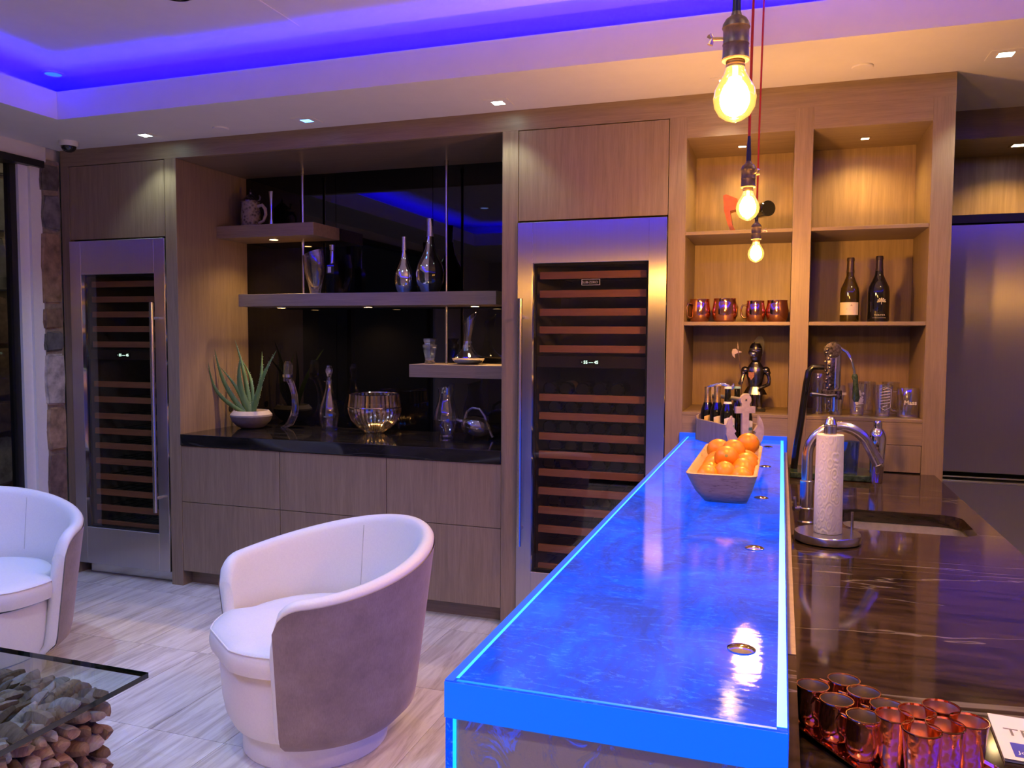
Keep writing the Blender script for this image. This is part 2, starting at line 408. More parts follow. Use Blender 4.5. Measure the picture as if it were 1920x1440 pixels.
# ceiling access panel
m = MB(); m.box(-2.75, -2.10, -1.25, -.66, ZC-.004, ZC)
one('access_panel', m, PAINT, 'flush white square panel set in the tray ceiling at upper left', 'ceiling panel', loc=(-2.42, -.95, ZC), smooth=0)
# square downlights
def square_light(x, y, z, mat, label, s=.034, fr=.062, group='recessed square ceiling lights', frame=PAINT, name='recessed_light', cat='ceiling light'):
    t = thing(name, label, cat, (x, y, z), 0, group)
    m = MB(); f = fr; 
    m.box(x-f, x+f, y-f, y-s, z-.003, z+.0).box(x-f, x+f, y+s, y+f, z-.003, z).box(x-f, x-s, y-s, y+s, z-.003, z).box(x+s, x+f, y-s, y+s, z-.003, z)
    put('frame', m, frame, t, smooth=0)
    put('lens', MB().box(x-s, x+s, y-s, y+s, z-.0015, z-.0005), mat, t, smooth=0)
    return t
labs = ['square white ceiling light above the left wine fridge', 'square blue-glowing ceiling light above the black glass alcove', 'square white ceiling light over the right edge of the alcove',
        'square ceiling light behind the nearest hanging bulb', 'square white ceiling light at the far right by the refrigerator']
for (x, y, c, e), lb, mt in zip(SOFFIT, labs, [COOLE, BLUEE, COOLE, WARMW, COOLE]):
    square_light(x, y, ZS, mt, lb, .028)
for i, (x, y, c, e) in enumerate(TRAY_FILL):  # fittings for the added fill spots, out of view
    t = thing('fill_downlight', 'added round fill light in the high tray ceiling above '+['the left chair', 'the coffee table', 'the floor before the nearest chair', 'the left wine fridge side of the tray', 'the near end of the bar', 'the near right floor', 'the refrigerator side', 'the gas fire'][i], 'ceiling light', (x, y, ZC), 0, 'fill lights added in the tray ceiling')
    put('trim_ring', MB().lathe([(.062, 0), (.062, -.004), (.045, -.004), (.045, 0)], 24, (x, y, ZC)), PAINT, t)
    put('lens', MB().lathe([(0, -.001), (.044, -.001), (.044, 0)], 24, (x, y, ZC)), emit('fill_lens', c, 4, (1, 1, 1)) if i < 8 else COOLE, t)
# dim blue lens near the corner of the tray
t = thing('corner_downlight', 'dim blue round downlight in the corner of the tray ceiling', 'ceiling light', (-3.745, -.484, ZC))
put('trim_ring', MB().lathe([(.06, 0), (.06, -.006), (.042, -.006), (.042, 0)], 24, (-3.745, -.484, ZC)), PAINT, t)
put('lens', MB().lathe([(0, -.002), (.042, -.002), (.042, 0)], 24, (-3.745, -.484, ZC)), emit('dim_blue_lens', (.0, .12, 1), 1.2), t)
for x, y, lb in [(-2.929, -.158, 'flat round white cover on the ceiling left of the blue light'), (.289, -.188, 'flat round white cover on the ceiling above the bottle niche')]:
    one('round_cover_plate', MB().lathe([(0, -.008), (.04, -.008), (.043, -.004), (.043, 0)], 28, (x, y, ZS)), PAINT, lb, 'cover plate', 'round ceiling covers', loc=(x, y, ZS))
t = thing('dome_camera', 'small dark dome security camera on white base at ceiling corner', 'camera', (-3.99, -.17, ZS))
put('base', MB().lathe([(.052, 0), (.052, -.018), (.046, -.028), (.036, -.030)], 24, (-3.99, -.17, ZS), cap1=True), WHITE, t)
put('dome', MB().lathe([(.042, -.028), (.040, -.040), (.030, -.054), (.015, -.062), (0, -.064)], 24, (-3.99, -.17, ZS)), plain('smoked_dome', (.01, .01, .012), .08, coat=.5), t)

# ------------------------------------------------------------------ left wall: sliding door, stone edge, outdoor stone wall
D1 = bpy.data.objects.new('door_1', None); COL.objects.link(D1); D1['kind'] = 'structure'; D1.location = (LW, -2.3, 0)
put('jamb', MB().box(LW-.10, LW+.0, -.20, -.125, 0, 2.55).box(LW-.10, LW-.02, -.262, -.20, 0, 2.55), WHITE, D1, smooth=0)
put('door_frame', MB().box(LW-.09, LW-.04, -.30, -.262, 0, 2.52).box(LW-.09, LW-.04, -2.4, -2.32, 0, 2.52).box(LW-.09, LW-.04, -4.4, -4.34, 0, 2.52).box(LW-.09, LW-.04, -4.4, -.262, 0, .05), BLACKM, D1, smooth=0)
put('track', MB().box(LW-.10, LW+.03, -4.4, -.125, 2.50, 2.54), BLACKM, D1, smooth=0)
put('pane', MB().box(LW-.068, LW-.062, -2.32, -.30, .05, 2.50), WPANE, D1, smooth=0)
put('pane', MB().box(LW-.068, LW-.062, -4.34, -2.40, .05, 2.50), WPANE, D1, smooth=0)
put('head_board', MB().box(LW-.1, LW+.012, -4.4, -.10, 2.54, 2.63), WHITE, D1, smooth=0)
def rock(poly, axis, a0, a1, jit, sub=1):
    m = MB(); m.prism(poly, axis, a0, a1)
    bmesh.ops.bevel(m.b, geom=list(m.b.edges), offset=.010, segments=2, affect='EDGES')
    for v in m.b.verts: v.co += Vector([(random.random()-.5)*jit for _ in range(3)])
    return m
stone_cols = [(.12, .105, .10), (.15, .14, .15), (.26, .17, .11), (.20, .13, .09), (.10, .10, .11), (.42, .38, .36), (.32, .21, .14), (.17, .11, .09), (.22, .17, .13)]
STM = [plain('field_stone_'+str(i), c, .85, nscale=14, nvar=.45, bumpy=.5) for i, c in enumerate(stone_cols)]
sw = bpy.data.objects.new('trim_4', None); COL.objects.link(sw); sw['kind'] = 'structure'; sw.location = (LW, -.06, 0)
put('mortar', MB().box(LW-.04, LW+.005, -.125, .0, 0, 2.56), plain('mortar', (.24, .19, .15), .95, nvar=.2), sw, smooth=0)
zs = [2.545, 2.36, 2.13, 1.68, 1.53, 1.39, 1.06, .78, .46, .22, .02]
for i, (a, b) in enumerate(zip(zs, zs[1:])):
    j1, j2 = (random.random()-.5)*.04, (random.random()-.5)*.04
    w0 = -.125-random.random()*.012
    poly = [(w0, b+.008+j2*.3), (-.006, b+.008-j2*.3), (-.004, (a+b)/2), (-.008, a-.008), (w0+.004, a-.008-abs(j1)*.4), (w0-.006, (a+b)/2+j1)]
    put('stone', rock(poly, 'X', LW-.03, LW+.012+random.random()*.014, .006), STM[i % 9], sw, smooth=60)
# stone wall of the terrace outside the door, stones one by one
ow = bpy.data.objects.new('wall_terrace', None); COL.objects.link(ow); ow['kind'] = 'structure'; ow.location = (-5.25, .2, 0)
put('mortar', MB().box(-5.40, -5.25, -3.2, 1.4, -.08, 3.2), bpy.data.materials['mortar'], ow, smooth=0)
y = -1.4
while y < 1.35:
    z = 0; wd = .26+random.random()*.12
    while z < 2.9:
        h = .18+random.random()*.24
        poly = [(y+.01+random.random()*.03, z+.01), (y+wd-.01-random.random()*.03, z+.01+random.random()*.03), (y+wd-.012, z+h*.5), (y+wd-.02-random.random()*.04, z+h-.01), (y+.01+random.random()*.04, z+h-.012), (y+.006, z+h*.45)]
        put('stone', rock(poly, 'X', -5.27, -5.22+random.random()*.03, .012), random.choice(STM), ow, smooth=60)
        z += h
    y += wd
lamp('AREA', 'terrace_lamp', (-4.75, .1, 2.9), (1.0, .72, .45), 5, .3, rot=(0, 0, 0))

# ------------------------------------------------------------------ cabinetry on the feature wall
YB = .65
NX0, NX1 = -3.373, -1.356          # alcove
F1 = (-4.18, -3.455); F2 = (-1.272, -.524)
G = .0025
cr = struct('trim_5', MB().box(-4.244, .675, 0, .025, 2.53, ZS, .001), OAKH)     # fascia board across the top
# wine fridge housings: end panels and posts as parts of the cabinet they belong to
def housing(x0, x1, pl, pr, label, seamx):
    t = thing('fridge_cabinet', label, 'cabinet', ((x0+x1)/2, .3, 0), 0, 'tall oak cabinets around the wine fridges')
    put('side_panel', MB().box(pl[0], pl[1], 0, .66, 0, 2.53, .001), OAK, t, smooth=0)
    put('side_panel', MB().box(pr[0], pr[1], 0, .66, 0, 2.53, .001), OAK, t, smooth=0)
    put('cabinet_body', MB().box(x0+.001, x1-.001, .03, .66, 2.08, 2.52), DARK, t, smooth=0)
    put('door', MB().box(x0+.003, x1-.003, .0, .02, 2.082, 2.526, .001), OAK, t, smooth=0)
    put('toe_kick', MB().box(x0+.001, x1-.001, .10, .12, 0, .075), OAKH, t, smooth=0)
    return t
housing(F1[0], F1[1], (-4.244, F1[0]), (F1[1], NX0), 'oak cabinet with plain top door above the left wine fridge', 0)
housing(F2[0], F2[1], (NX1, F2[0]), (F2[1], -.443), 'oak cabinet with plain top door above the right wine fridge', 0)

# wine fridge
def wine_fridge(X0, X1, gx0, gx1, hx, label, near):
    t = thing('wine_fridge', label, 'fridge', ((X0+X1)/2, .3, .07), 0, 'stainless wine fridges')
    z0, z1 = .075, 2.072; gz0, gz1 = .305, 1.868
    a, b = X0+.003, X1-.003
    m = MB(); m.box(a, gx0, -.012, .035, z0, z1, .0015).box(gx1, b, -.012, .035, z0, z1, .0015).box(gx0, gx1, -.012, .035, z0, gz0, .0015).box(gx0, gx1, -.012, .035, gz1, z1, .0015)
    put('door_frame', m, STEEL, t, smooth=0)
    put('glass', MB().box(gx0, gx1, .012, .018, gz0, gz1), PANE, t, smooth=0)
    m = MB(); e = .012
    m.box(gx0, gx0+e, .018, .034, gz0, gz1).box(gx1-e, gx1, .018, .034, gz0, gz1).box(gx0, gx1, .018, .034, gz0, gz0+e).box(gx0, gx1, .018, .034, gz1-e, gz1)
    put('inner_gasket', m, DARK, t, smooth=0)
    liner = plain('fridge_liner', (.20, .19, .17), .5) if 'fridge_liner' not in MATS else MATS['fridge_liner']
    m = MB(); L, R = gx0-.02, gx1+.02
    m.box(L-.01, L, .04, .62, z0, z1).box(R, R+.01, .04, .62, z0, z1).box(L, R, .62, .64, z0, z1).box(L, R, .04, .62, z0, gz0-.03).box(L, R, .04, .62, gz1+.03, z1)
    put('liner', m, liner, t, smooth=0)
    h = MB(); h.tube([(hx, -.062, .445), (hx, -.062, 1.692)], .0125, 14)
    h.tube([(hx, -.062, .53), (hx, -.01, .53)], .009, 10).tube([(hx, -.062, 1.60), (hx, -.01, 1.60)], .009, 10)
    put('handle', h, STEEL2, t)
    zz = [1.811, 1.718, 1.626, 1.537, 1.442, 1.195, 1.10, .996, .902, .81, .714, .615, .517, .418, .319]
    for z in zz:
        m = MB().box(gx0+.022, gx1-.016, .045, .065, z-.018, z+.018, .001)
        s = put('shelf', m, SHELFW, t, smooth=0)
        g = MB()
        for q in range(6):
            xx = gx0+.05+q*(gx1-gx0-.1)/5; g.tube([(xx, .066, z), (xx, .58, z)], .003, 5)
        g.tube([(gx0+.0, .3, z-.004), (gx1, .3, z-.004)], .003, 5)
        put('wire_rack', g, BLACKM, s, rel=True)
    put('divider_bar', MB().box(gx0-.01, gx1+.01, .03, .60, 1.35, 1.407), plain('fridge_divider', (.035, .028, .028), .35) if 'fridge_divider' not in MATS else MATS['fridge_divider'], t, smooth=0)
    xc = (gx0+gx1)/2
    d = put('display', MB().box(xc-.055, xc+.05, .024, .03, 1.362, 1.392), BLACKM, t, smooth=0)
    text('readout', '· 55 — 45', .021, emit('display_digits', (.55, 1, .85), 2.6) if 'display_digits' not in MATS else MATS['display_digits'], t, (xc, .023, 1.377), bold=.0003)
    put('toe_grille', MB().box(a+.05, b, .05, .06, .005, .07), STEEL2, t, smooth=0)
    if near:
        m = MB(); x0, x1, q0, q1 = -.943, -.851, 1.757, 1.787
        m.box(x0, x1, .006, .0115, q0, q0+.002).box(x0, x1, .006, .0115, q1-.002, q1).box(x0, x0+.002, .006, .0115, q0, q1).box(x1-.002, x1, .006, .0115, q0, q1)
        em = plain('badge_grey', (.45, .43, .40), .4)
        bd = put('badge', m, em, t, smooth=0)
        text('badge_lettering', 'SUB-ZERO', .0175, em, t, (xc, .0095, 1.771), spacing=.98)
    return t
w1 = wine_fridge(F1[0], F1[1], -4.09, -3.535, -3.512, 'stainless wine fridge at far left beside the stone edge', 0)
w2 = wine_fridge(F2[0], F2[1], -1.190, -.612, -1.238, 'stainless wine fridge between the alcove and the bar', 1)
# bottles lying on the lower racks of the right fridge
def lying_bottle(lab, group, x, z, paper):
    t = thing('wine_bottle', lab, 'bottle', (x, .08, z), 0, group)
    p = [(0, 0), (.030, 0), (.036, .006), (.037, .18), (.034, .20), (.016, .235), (.0135, .29), (.0135, .30), (0, .30)]
    m = MB().lathe(p, 14); m.xf(Matrix.Translation((0, 0, .0)) @ Matrix.Rotation(-pi/2, 4, 'X'))
    put('glass_body', m, BOTG, t, rel=False)
    if paper:
        m = MB().lathe([(.0376, .05), (.0376, .14)], 14); m.xf(Matrix.Rotation(-pi/2, 4, 'X')); put('paper_label', m, plain('cream_label', (.55, .45, .36), .6), t, rel=False)
    return t
for r, z in enumerate([1.195, 1.10, .996, .902, .81, .615]):
    n = 6 if r else 5
    for q in range(n):
        xx = -1.13+q*.088+(.03 if r % 2 else 0)
        if xx > -.65: continue
        first = r == 0 and q == 1
        lb = 'wine bottle with cream label lying on the first rack under the display' if first else 'dark wine bottle, %s from the left on the %s rack under the display' % (['first', 'second', 'third', 'fourth', 'fifth', 'sixth'][q], ['first', 'second', 'third', 'fourth', 'fifth', 'seventh'][r])
        t = lying_bottle(lb, None if first else 'bottles inside the right wine fridge', xx, z+.042, first)
        t.location.y = .10

# alcove: side, top, glass back
al = thing('display_alcove', 'oak lined alcove with black glass back between the wine fridges', 'display unit', ((NX0+NX1)/2, .3, .915))
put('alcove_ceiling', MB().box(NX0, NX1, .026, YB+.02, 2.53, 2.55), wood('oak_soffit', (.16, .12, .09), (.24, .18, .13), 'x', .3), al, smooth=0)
for a, b in ((NX0, -2.70), (-2.70, -2.03), (-2.03, NX1)):
    put('glass_panel', MB().box(a+.0015, b-.0015, YB, YB+.01, .915, 2.53), BGLASS, al, smooth=0)
put('backing', MB().box(NX0, NX1, YB+.011, YB+.02, .0, 2.53), DARK, al, smooth=0)
# outlet on the left side wall behind the plant
put('outlet', MB().lathe([(0, 0), (.020, 0), (.020, .003)], 16).xf(Matrix.Translation((NX0+.001, .46, 1.03)) @ Matrix.Rotation(pi/2, 4, 'Y')), DARK, al)
def shelf(x0, x1, z0, z1, lights, label, lg):
    t = thing('floating_shelf', label, 'shelf', ((x0+x1)/2, .5, z0), 0, 'floating oak shelves')
    put('board', MB().box(x0, x1, .35, YB-.001, z0, z1, .0012), OAKH, t, smooth=0)
    for lx in lights:
        l = put('puck_light', MB().lathe([(.034, 0), (.034, -.005), (.027, -.007), (.027, -.002)], 24, (lx, .46, z0)), STEEL2, t)
        put('lens', MB().lathe([(0, -.004), (.0265, -.004), (.0265, -.001)], 20, (lx, .46, z0)), WARM, l)
        lamp('SPOT', 'puck_lamp', (lx, .46, z0-.012), (1.0, .60, .22), 15*ROOM, .02, spot=140, blend=.8)
    return t
shelf(NX0, -2.675, 2.106, 2.182, [-3.03], 'upper left floating shelf holding the lidded stein', 0)
shelf(-3.216, -1.513, 1.681, 1.757, [-2.98, -2.37, -1.68], 'long middle floating shelf holding the silver vases', 0)
shelf(-2.046, NX1, 1.266, 1.34, [], 'lower right floating shelf holding the tilted decanter', 0)
for lb, x, zs in (('left thin steel rod hanging the upper shelves from the alcove ceiling', -2.862, [(2.182, 2.53), (1.757, 2.106)]), ('right thin steel rod hanging the long shelf and lower shelf', -1.887, [(1.757, 2.53), (1.34, 1.681)])):
    t = thing('suspension_rod', lb, 'rod', (x, .527, 2.53), 0, 'steel shelf rods')
    for a, b in zs: put('rod', MB().tube([(x, .527, a), (x, .527, b)], .0085, 12), STEEL2, t)
    put('collar', MB().tube([(x, .527, 2.505), (x, .527, 2.53)], .012, 12), STEEL2, t)
# base cabinet with six drawer fronts
bc = thing('base_cabinet', 'low oak cabinet with six plain drawer fronts under black counter', 'cabinet', ((NX0+NX1)/2, .3, 0))
put('cabinet_body', MB().box(NX0+.001, NX1-.001, .024, YB-.02, .09, .846), DARK, bc, smooth=0)
put('toe_kick', MB().box(NX0+.001, NX1-.001, .08, .10, 0, .088), OAKH, bc, smooth=0)
for a, b in ((NX0, -2.691), (-2.691, -2.015), (-2.015, NX1)):
    for c, d in ((.09, .509), (.509, .846)):
        put('drawer_front', MB().box(a+.0018, b-.0018, .003, .022, c+.0018, d-.0018, .0008), OAK, bc, smooth=0)
one('stone_counter', MB().box(NX0+.001, NX1-.001, -.006, YB-.001, .848, .915, .002), BLACKST, 'thick polished black stone counter inside the alcove', 'counter', loc=(-2.36, .3, .848), smooth=0)

# open niche shelving on the right
ns = thing('shelving_unit', 'oak unit of two open shelf niches behind the bar', 'shelving', (.12, .25, 0))
A0, A1, B0, B1 = -.443, .033, .112, .589; ND = .45
put('post', MB().box(A1, B0, 0, ND, 0, 2.53, .001), OAK, ns, smooth=0)
put('post', MB().box(B1, .675, 0, 1.2, 0, 2.53, .001), OAK, ns, smooth=0)
put('top_panel', MB().box(A0, A1, .0, ND, 2.432, 2.53).box(B0, B1, 0, ND, 2.432, 2.53), OAKH, ns, smooth=0)
for a, b in ((A0, A1), (B0, B1)):
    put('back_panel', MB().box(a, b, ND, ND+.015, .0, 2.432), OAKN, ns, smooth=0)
    put('shelf', MB().box(a, b, .004, ND, 1.983, 1.999, .001), OAKH, ns, smooth=0)
    put('shelf', MB().box(a, b, .004, ND, 1.560, 1.577, .001), OAKH, ns, smooth=0)
    put('shelf', MB().box(a, b, .0, ND, 1.135, 1.150, .001), OAKH, ns, smooth=0)
    put('rail', MB().box(a, b, .0, .02, 1.036, 1.134), OAKH, ns, smooth=0)
    put('door_front', MB().box(a+.002, b-.002, .0, .018, .915, 1.033, .001), OAK, ns, smooth=0)
    put('cabinet_body', MB().box(a, b, .02, ND, .1, 1.03), DARK, ns, smooth=0)
for i, (x, y, z) in enumerate([(-.205, .238, 2.432), (.344, .244, 2.432)]):
    square_light(x, y, z, WARMW, ['small square light in the roof of the mug niche', 'small square light in the roof of the wine bottle niche'][i], .017, .024, 'niche lights', OAKH, 'niche_light')
    lamp('SPOT', 'niche_lamp', (x, y, z-.012), (1.0, .57, .15), 11*ROOM, .02, spot=150, blend=.8)

# refrigerator alcove at far right
FX0 = .69
rc = thing('refrigerator_cabinet', 'recessed oak surround with open lit shelf above the refrigerator', 'cabinet', (1.3, .9, 0))
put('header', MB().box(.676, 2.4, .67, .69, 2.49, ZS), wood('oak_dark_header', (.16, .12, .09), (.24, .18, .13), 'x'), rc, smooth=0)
put('top_panel', MB().box(.676, 2.4, .69, 1.16, 2.49, 2.51), OAKH, rc, smooth=0)
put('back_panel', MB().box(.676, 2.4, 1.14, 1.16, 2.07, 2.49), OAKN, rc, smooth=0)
put('shelf', MB().box(.676, 2.4, .64, 1.14, 2.075, 2.115), BLACKM, rc, smooth=0)
put('side_panel', MB().box(2.35, 2.4, .0, 1.16, 0, ZS), OAK, rc, smooth=0)
square_light(1.12, .88, 2.49, WARMW, 'small square light above the refrigerator at the right edge', .03, .04, 'niche lights', OAKH, 'niche_light')
lamp('SPOT', 'niche_lamp', (1.12, .88, 2.475), (1.0, .57, .15), 14*ROOM, .02, spot=140, blend=.8)
rf = thing('refrigerator', 'wide stainless steel refrigerator with lower drawers at right', 'fridge', (1.1, .9, .05))
put('door', MB().box(FX0, 1.60, .64, .70, .835, 2.068, .003), STEEL, rf, smooth=0)
put('drawer', MB().box(FX0, 1.60, .64, .70, .43, .80, .003), STEEL, rf, smooth=0)
put('drawer', MB().box(FX0, 1.60, .64, .70, .10, .425, .003), STEEL, rf, smooth=0)
put('cabinet_body', MB().box(FX0, 1.60, .71, 1.13, .06, 2.06), DARK, rf, smooth=0)
put('drawer_handle', MB().box(FX0, 1.60, .615, .64, .785, .798, .003), STEEL2, rf, smooth=0)
put('door_edge', MB().box(FX0, 1.60, .632, .66, .808, .816, .002), STEEL2, rf, smooth=0)
put('door', MB().box(1.61, 2.34, .64, .70, .10, 2.068, .003), STEEL, rf, smooth=0)

# ------------------------------------------------------------------ glass bar
BX0, BX1, BY0, BY1 = -.425, .019, -2.893, -.02
bar = thing('bar_counter', 'long raised bar with glowing blue etched glass top and end', 'bar', ((BX0+BX1)/2, -1.5, 0))
put('glass_top', MB().box(BX0, BX1, BY0, BY1, .982, 1.034, .002), BARG, bar, smooth=0)
put('front_edge', MB().box(BX0+.001, BX1-.001, BY0-.0012, BY0, .983, 1.0325), BARF, bar, smooth=0)
put('edge_light', MB().box(BX0+.013, BX0+.0175, BY0+.012, BY1, 1.034, 1.0346), LEDC, bar, smooth=0)
put('edge_light', MB().box(BX0+.0005, BX0+.013, BY0+.001, BY1, 1.034, 1.0344), LEDB, bar, smooth=0)
put('edge_light', MB().box(BX1-.014, BX1-.002, BY0+.01, BY1, 1.034, 1.0346), LEDC, bar, smooth=0)
put('edge_light', MB().box(BX0+.0175, BX1-.014, BY0+.002, BY0+.007, 1.034, 1.0346), emit('front_led_edge', (.0, .20, 1), 1.1, (.0, .05, .3)), bar, smooth=0)
put('end_panel', MB().box(BX0+.012, BX1, BY0+.004, BY0+.020, .0, .981, .001), BEND, bar, smooth=0)
put('side_panel', MB().box(BX0+.001, BX0+.012, BY0+.002, BY1, .0, .981, .001), BARG, bar, smooth=0)
put('edge_light', MB().box(BX0+.0125, BX0+.0165, BY0+.0015, BY0+.004, .0, .981), LEDC, bar, smooth=0)
put('bar_body', MB().box(BX0+.03, BX1-.01, BY0+.04, BY1, .0, .975), DARK, bar, smooth=0)
put('back_panel', MB().box(BX1-.002, .034, -2.50, BY1+.018, .0, .981), OAK, bar, smooth=0)
put('back_panel', MB().box(BX1-.002, .0335, BY0, -2.501, .0, .980), GRANITE, bar, smooth=0)
put('wall_bracket', MB().box(-.452, .032, -.018, -.001, .94, 1.052, .001), emit('lit_wall_bracket', (.005, .08, .9), .7, (.01, .04, .2)), bar, smooth=0)
for y in (-2.646, -2.032, -1.438, -.828, -.265):
    put('standoff_cap', MB().lathe([(.021, 0), (.021, .0015), (.016, .004), (.008, .0055), (0, .006)], 28, (-.047, y, 1.034)), CHROME, bar)

# work counter with undermount sink
CX0, CX1, CY0 = .034, .643, -3.15
SX0, SX1, SY0, SY1 = .20, .578, -1.19, -.88
def rrect(x0, x1, y0, y1, r, n=6):
    P = []
    for cx_, cy_, a0 in ((x1-r, y1-r, 0), (x0+r, y1-r, pi/2), (x0+r, y0+r, pi), (x1-r, y0+r, 3*pi/2)):
        for i in range(n+1): a = a0+pi/2*i/n; P.append((cx_+r*cos(a), cy_+r*sin(a)))
    return P
m = MB(); m.box(CX0, CX1, SY1, -.001, .87, .91).box(CX0, CX1, CY0, SY0, .87, .91).box(CX0, SX0, SY0, SY1, .87, .91).box(SX1, CX1, SY0, SY1, .87, .91)
r = .06; P = rrect(SX0, SX1, SY0, SY1, r)
for k, (cxx, cyy) in enumerate(((SX1, SY1), (SX0, SY1), (SX0, SY0), (SX1, SY0))):
    m.prism([(cxx, cyy)]+P[k*7:(k+1)*7][::-1], 'Z', .87, .91)
wc = thing('work_counter', 'dark brown polished granite counter beside the glass bar', 'counter', (.34, -1.6, .87))
put('granite_slab', m, GRANITE, wc, smooth=0)
put('counter_cabinet', MB().box(CX0+.001, CX1-.03, CY0+.02, -1.25, .0, .869).box(CX0+.001, CX1-.03, -.82, -.02, 0, .869), OAK, wc, smooth=0)
sk = thing('sink', 'undermount stainless steel sink in the granite counter', 'sink', (.39, -1.03, .68))
m = MB()
loops = []
for (e, z) in ((.012, .869), (-.004, .869), (-.004, .866), (-.001, .72), (-.03, .695), (-.14, .690)):
    loops.append([m.b.verts.new((x, y, z)) for x, y in rrect(SX0-e, SX1+e, SY0-e, SY1+e, max(.02, r+e*.6 if e > -.1 else .02))])
for A, B in zip(loops, loops[1:]):
    n = len(A)
    for i in range(n): j = (i+1) % n; m.b.faces.new((A[i], A[j], B[j], B[i]))
m.b.faces.new(loops[-1])
put('basin', m, plain('sink_steel', (.66, .64, .62), .3, 1.0), sk)
put('drain', MB().lathe([(.028, .691), (.03, .693), (.022, .694), (.0, .692)], 20, (.39, -1.03, 0)), CHROME, sk)
# faucet
fc = thing('faucet', 'brushed steel gooseneck faucet standing behind the paper towels', 'faucet', (.086, -1.16, .91))
X, Y = .086, -1.16
put('body', MB().lathe([(.026, 0), (.026, .006), (.0215, .010), (.0215, .045), (.0225, .047), (.0225, .050), (.0205, .052), (.0205, .137), (.0185, .139)], 28, (X, Y, .91), cap0=True, cap1=True), STEEL2, fc)
pts = [(X, Y, 1.045), (X, Y, 1.13)]
R = .094
for i in range(1, 15): a = pi-pi*i/14*.88; pts.append((X+R+R*cos(a), Y+.01*i/14, 1.13+R*sin(a)*1.0))
last = Vector(pts[-1]); d = (Vector(pts[-1])-Vector(pts[-2])).normalized(); pts.append(tuple(last+d*.05))
put('neck', MB().tube(pts, .0165, 20), STEEL2, fc)
put('spray_head', MB().tube([tuple(last+d*.03), tuple(last+d*.06), tuple(last+d*.063)], [.0175, .0185, .015], 20), STEEL2, fc)
put('lever', MB().tube([(X-.02, Y, .955), (X-.038, Y-.01, .957)], .009, 12).tube([(X-.032, Y-.01, .957), (X-.036, Y-.012, .995)], [.005, .004], 8), STEEL2, fc)
# paper towel holder
ph = thing('paper_towel_holder', 'round steel paper towel holder with domed finial on granite', 'holder', (.139, -1.385, .91))
X, Y = .139, -1.385
put('base', MB().lathe([(.0, 0), (.085, 0), (.088, .003)], 40, (X, Y, .9105)), RUBBER, ph)
put('base_disc', MB().lathe([(.089, .003), (.092, .005), (.092, .024), (.090, .027), (0, .027)], 48, (X, Y, .91), cap0=True), STEEL2, ph)
put('pole', MB().tube([(X, Y, .935), (X, Y, 1.235)], .007, 12), STEEL2, ph)
put('finial', MB().lathe([(.0, .0), (.0175, 0), (.0175, .026), (.0185, .027), (.0185, .030), (.017, .032), (.014, .044), (.007, .051), (0, .053)], 28, (X, Y, 1.223)), STEEL2, ph)
put('side_rod', MB().tube([(X+.068, Y+.03, .937), (X+.068, Y+.03, .995)], .004, 10), STEEL2, ph)
pm = NT('quilted_paper'); v = pm.node('ShaderNodeTexVoronoi', feature='F1'); v.inputs['Scale'].default_value = 60; pm.l.new(pm.coord('obj', (1, 1, .55)), v.inputs[0])
wv = pm.node('ShaderNodeMath', operation='SINE'); ml = pm.node('ShaderNodeMath', operation='MULTIPLY'); ml.inputs[1].default_value = 18; pm.l.new(v.outputs[0], ml.inputs[0]); pm.l.new(ml.outputs[0], wv.inputs[0])
pm.set(Base_Color=(.80, .76, .72, 1), Roughness=.95); pm.bump(wv.outputs[0], .35, .001)
tag(put('paper_towel_roll', MB().lathe([(.012, 0), (.0385, 0), (.0392, .002), (.0385, .15), (.0372, .285), (.036, .286), (.012, .286), (.012, 0)], 40), pm.m, loc=(X, Y, .9375)), 'white quilted paper towel roll on the steel holder', 'paper towels')

# lever corkscrew on a green marble foot
ck = thing('lever_corkscrew', 'tall ornate pewter lever corkscrew with black stand on green base', 'corkscrew', (.2, -.19, .91))
gm = stone('green_marble', (.008, .02, .014), (.05, .085, .065), (.2, .28, .24), (8, 8, 8), .12)
put('marble_base', MB().box(.045, .365, -.30, -.075, .912, .936, .003, 2), gm, ck, smooth=0)
bk = plain('black_lacquer', (.006, .006, .007), .22, coat=.3)
put('stand', MB().tube([(.062, -.19, .936), (.070, -.19, 1.02), (.088, -.19, 1.16), (.104, -.19, 1.31), (.112, -.19, 1.36), (.130, -.19, 1.378), (.175, -.19, 1.378)], [.0185, .0185, .018, .0175, .017, .015, .013], 12, flat=.8), bk, ck)
b = MB(); b.box(.178, .212, -.212, -.168, 1.29, 1.42, .006, 2); b.lathe([(.0, -.026), (.034, -.024), (.036, 0), (.034, .024), (0, .026)], 24).b
m = MB(); m.lathe([(0, -.024), (.034, -.022), (.037, 0), (.034, .022), (0, .024)], 28); m.xf(Matrix.Translation((.205, -.19, 1.452)) @ Matrix.Rotation(pi/2, 4, 'X'))
put('head', m, PEWTER, ck)
b = MB(); b.box(.180, .216, -.212, -.168, 1.28, 1.435, .006, 2)
put('ornate_body', b, PEWTER, ck)
m = MB()
for i in range(14):
    a = i*1.9; m.ball((.188+.010*sin(a), -.214, 1.29+i*.0125), (.0065, .004, .0065), 8, 6)
m.lathe([(.010, 0), (.012, .004), (.006, .006), (0, .006)], 14, (0, 0, 0)).b
put('scroll_relief', m, PEWTER, ck)
put('barrel', MB().lathe([(.012, 1.19), (.016, 1.20), (.016, 1.29), (.019, 1.295), (.019, 1.44), (0, 1.45)], 24, (.222, -.19, 0)), STEEL2, ck)
put('clamp', MB().box(.165, .245, -.212, -.168, 1.262, 1.285, .004, 1).lathe([(0, -.02), (.014, -.018), (.014, .018), (0, .02)], 16, (.232, -.215, 1.262)), PEWTER, ck)
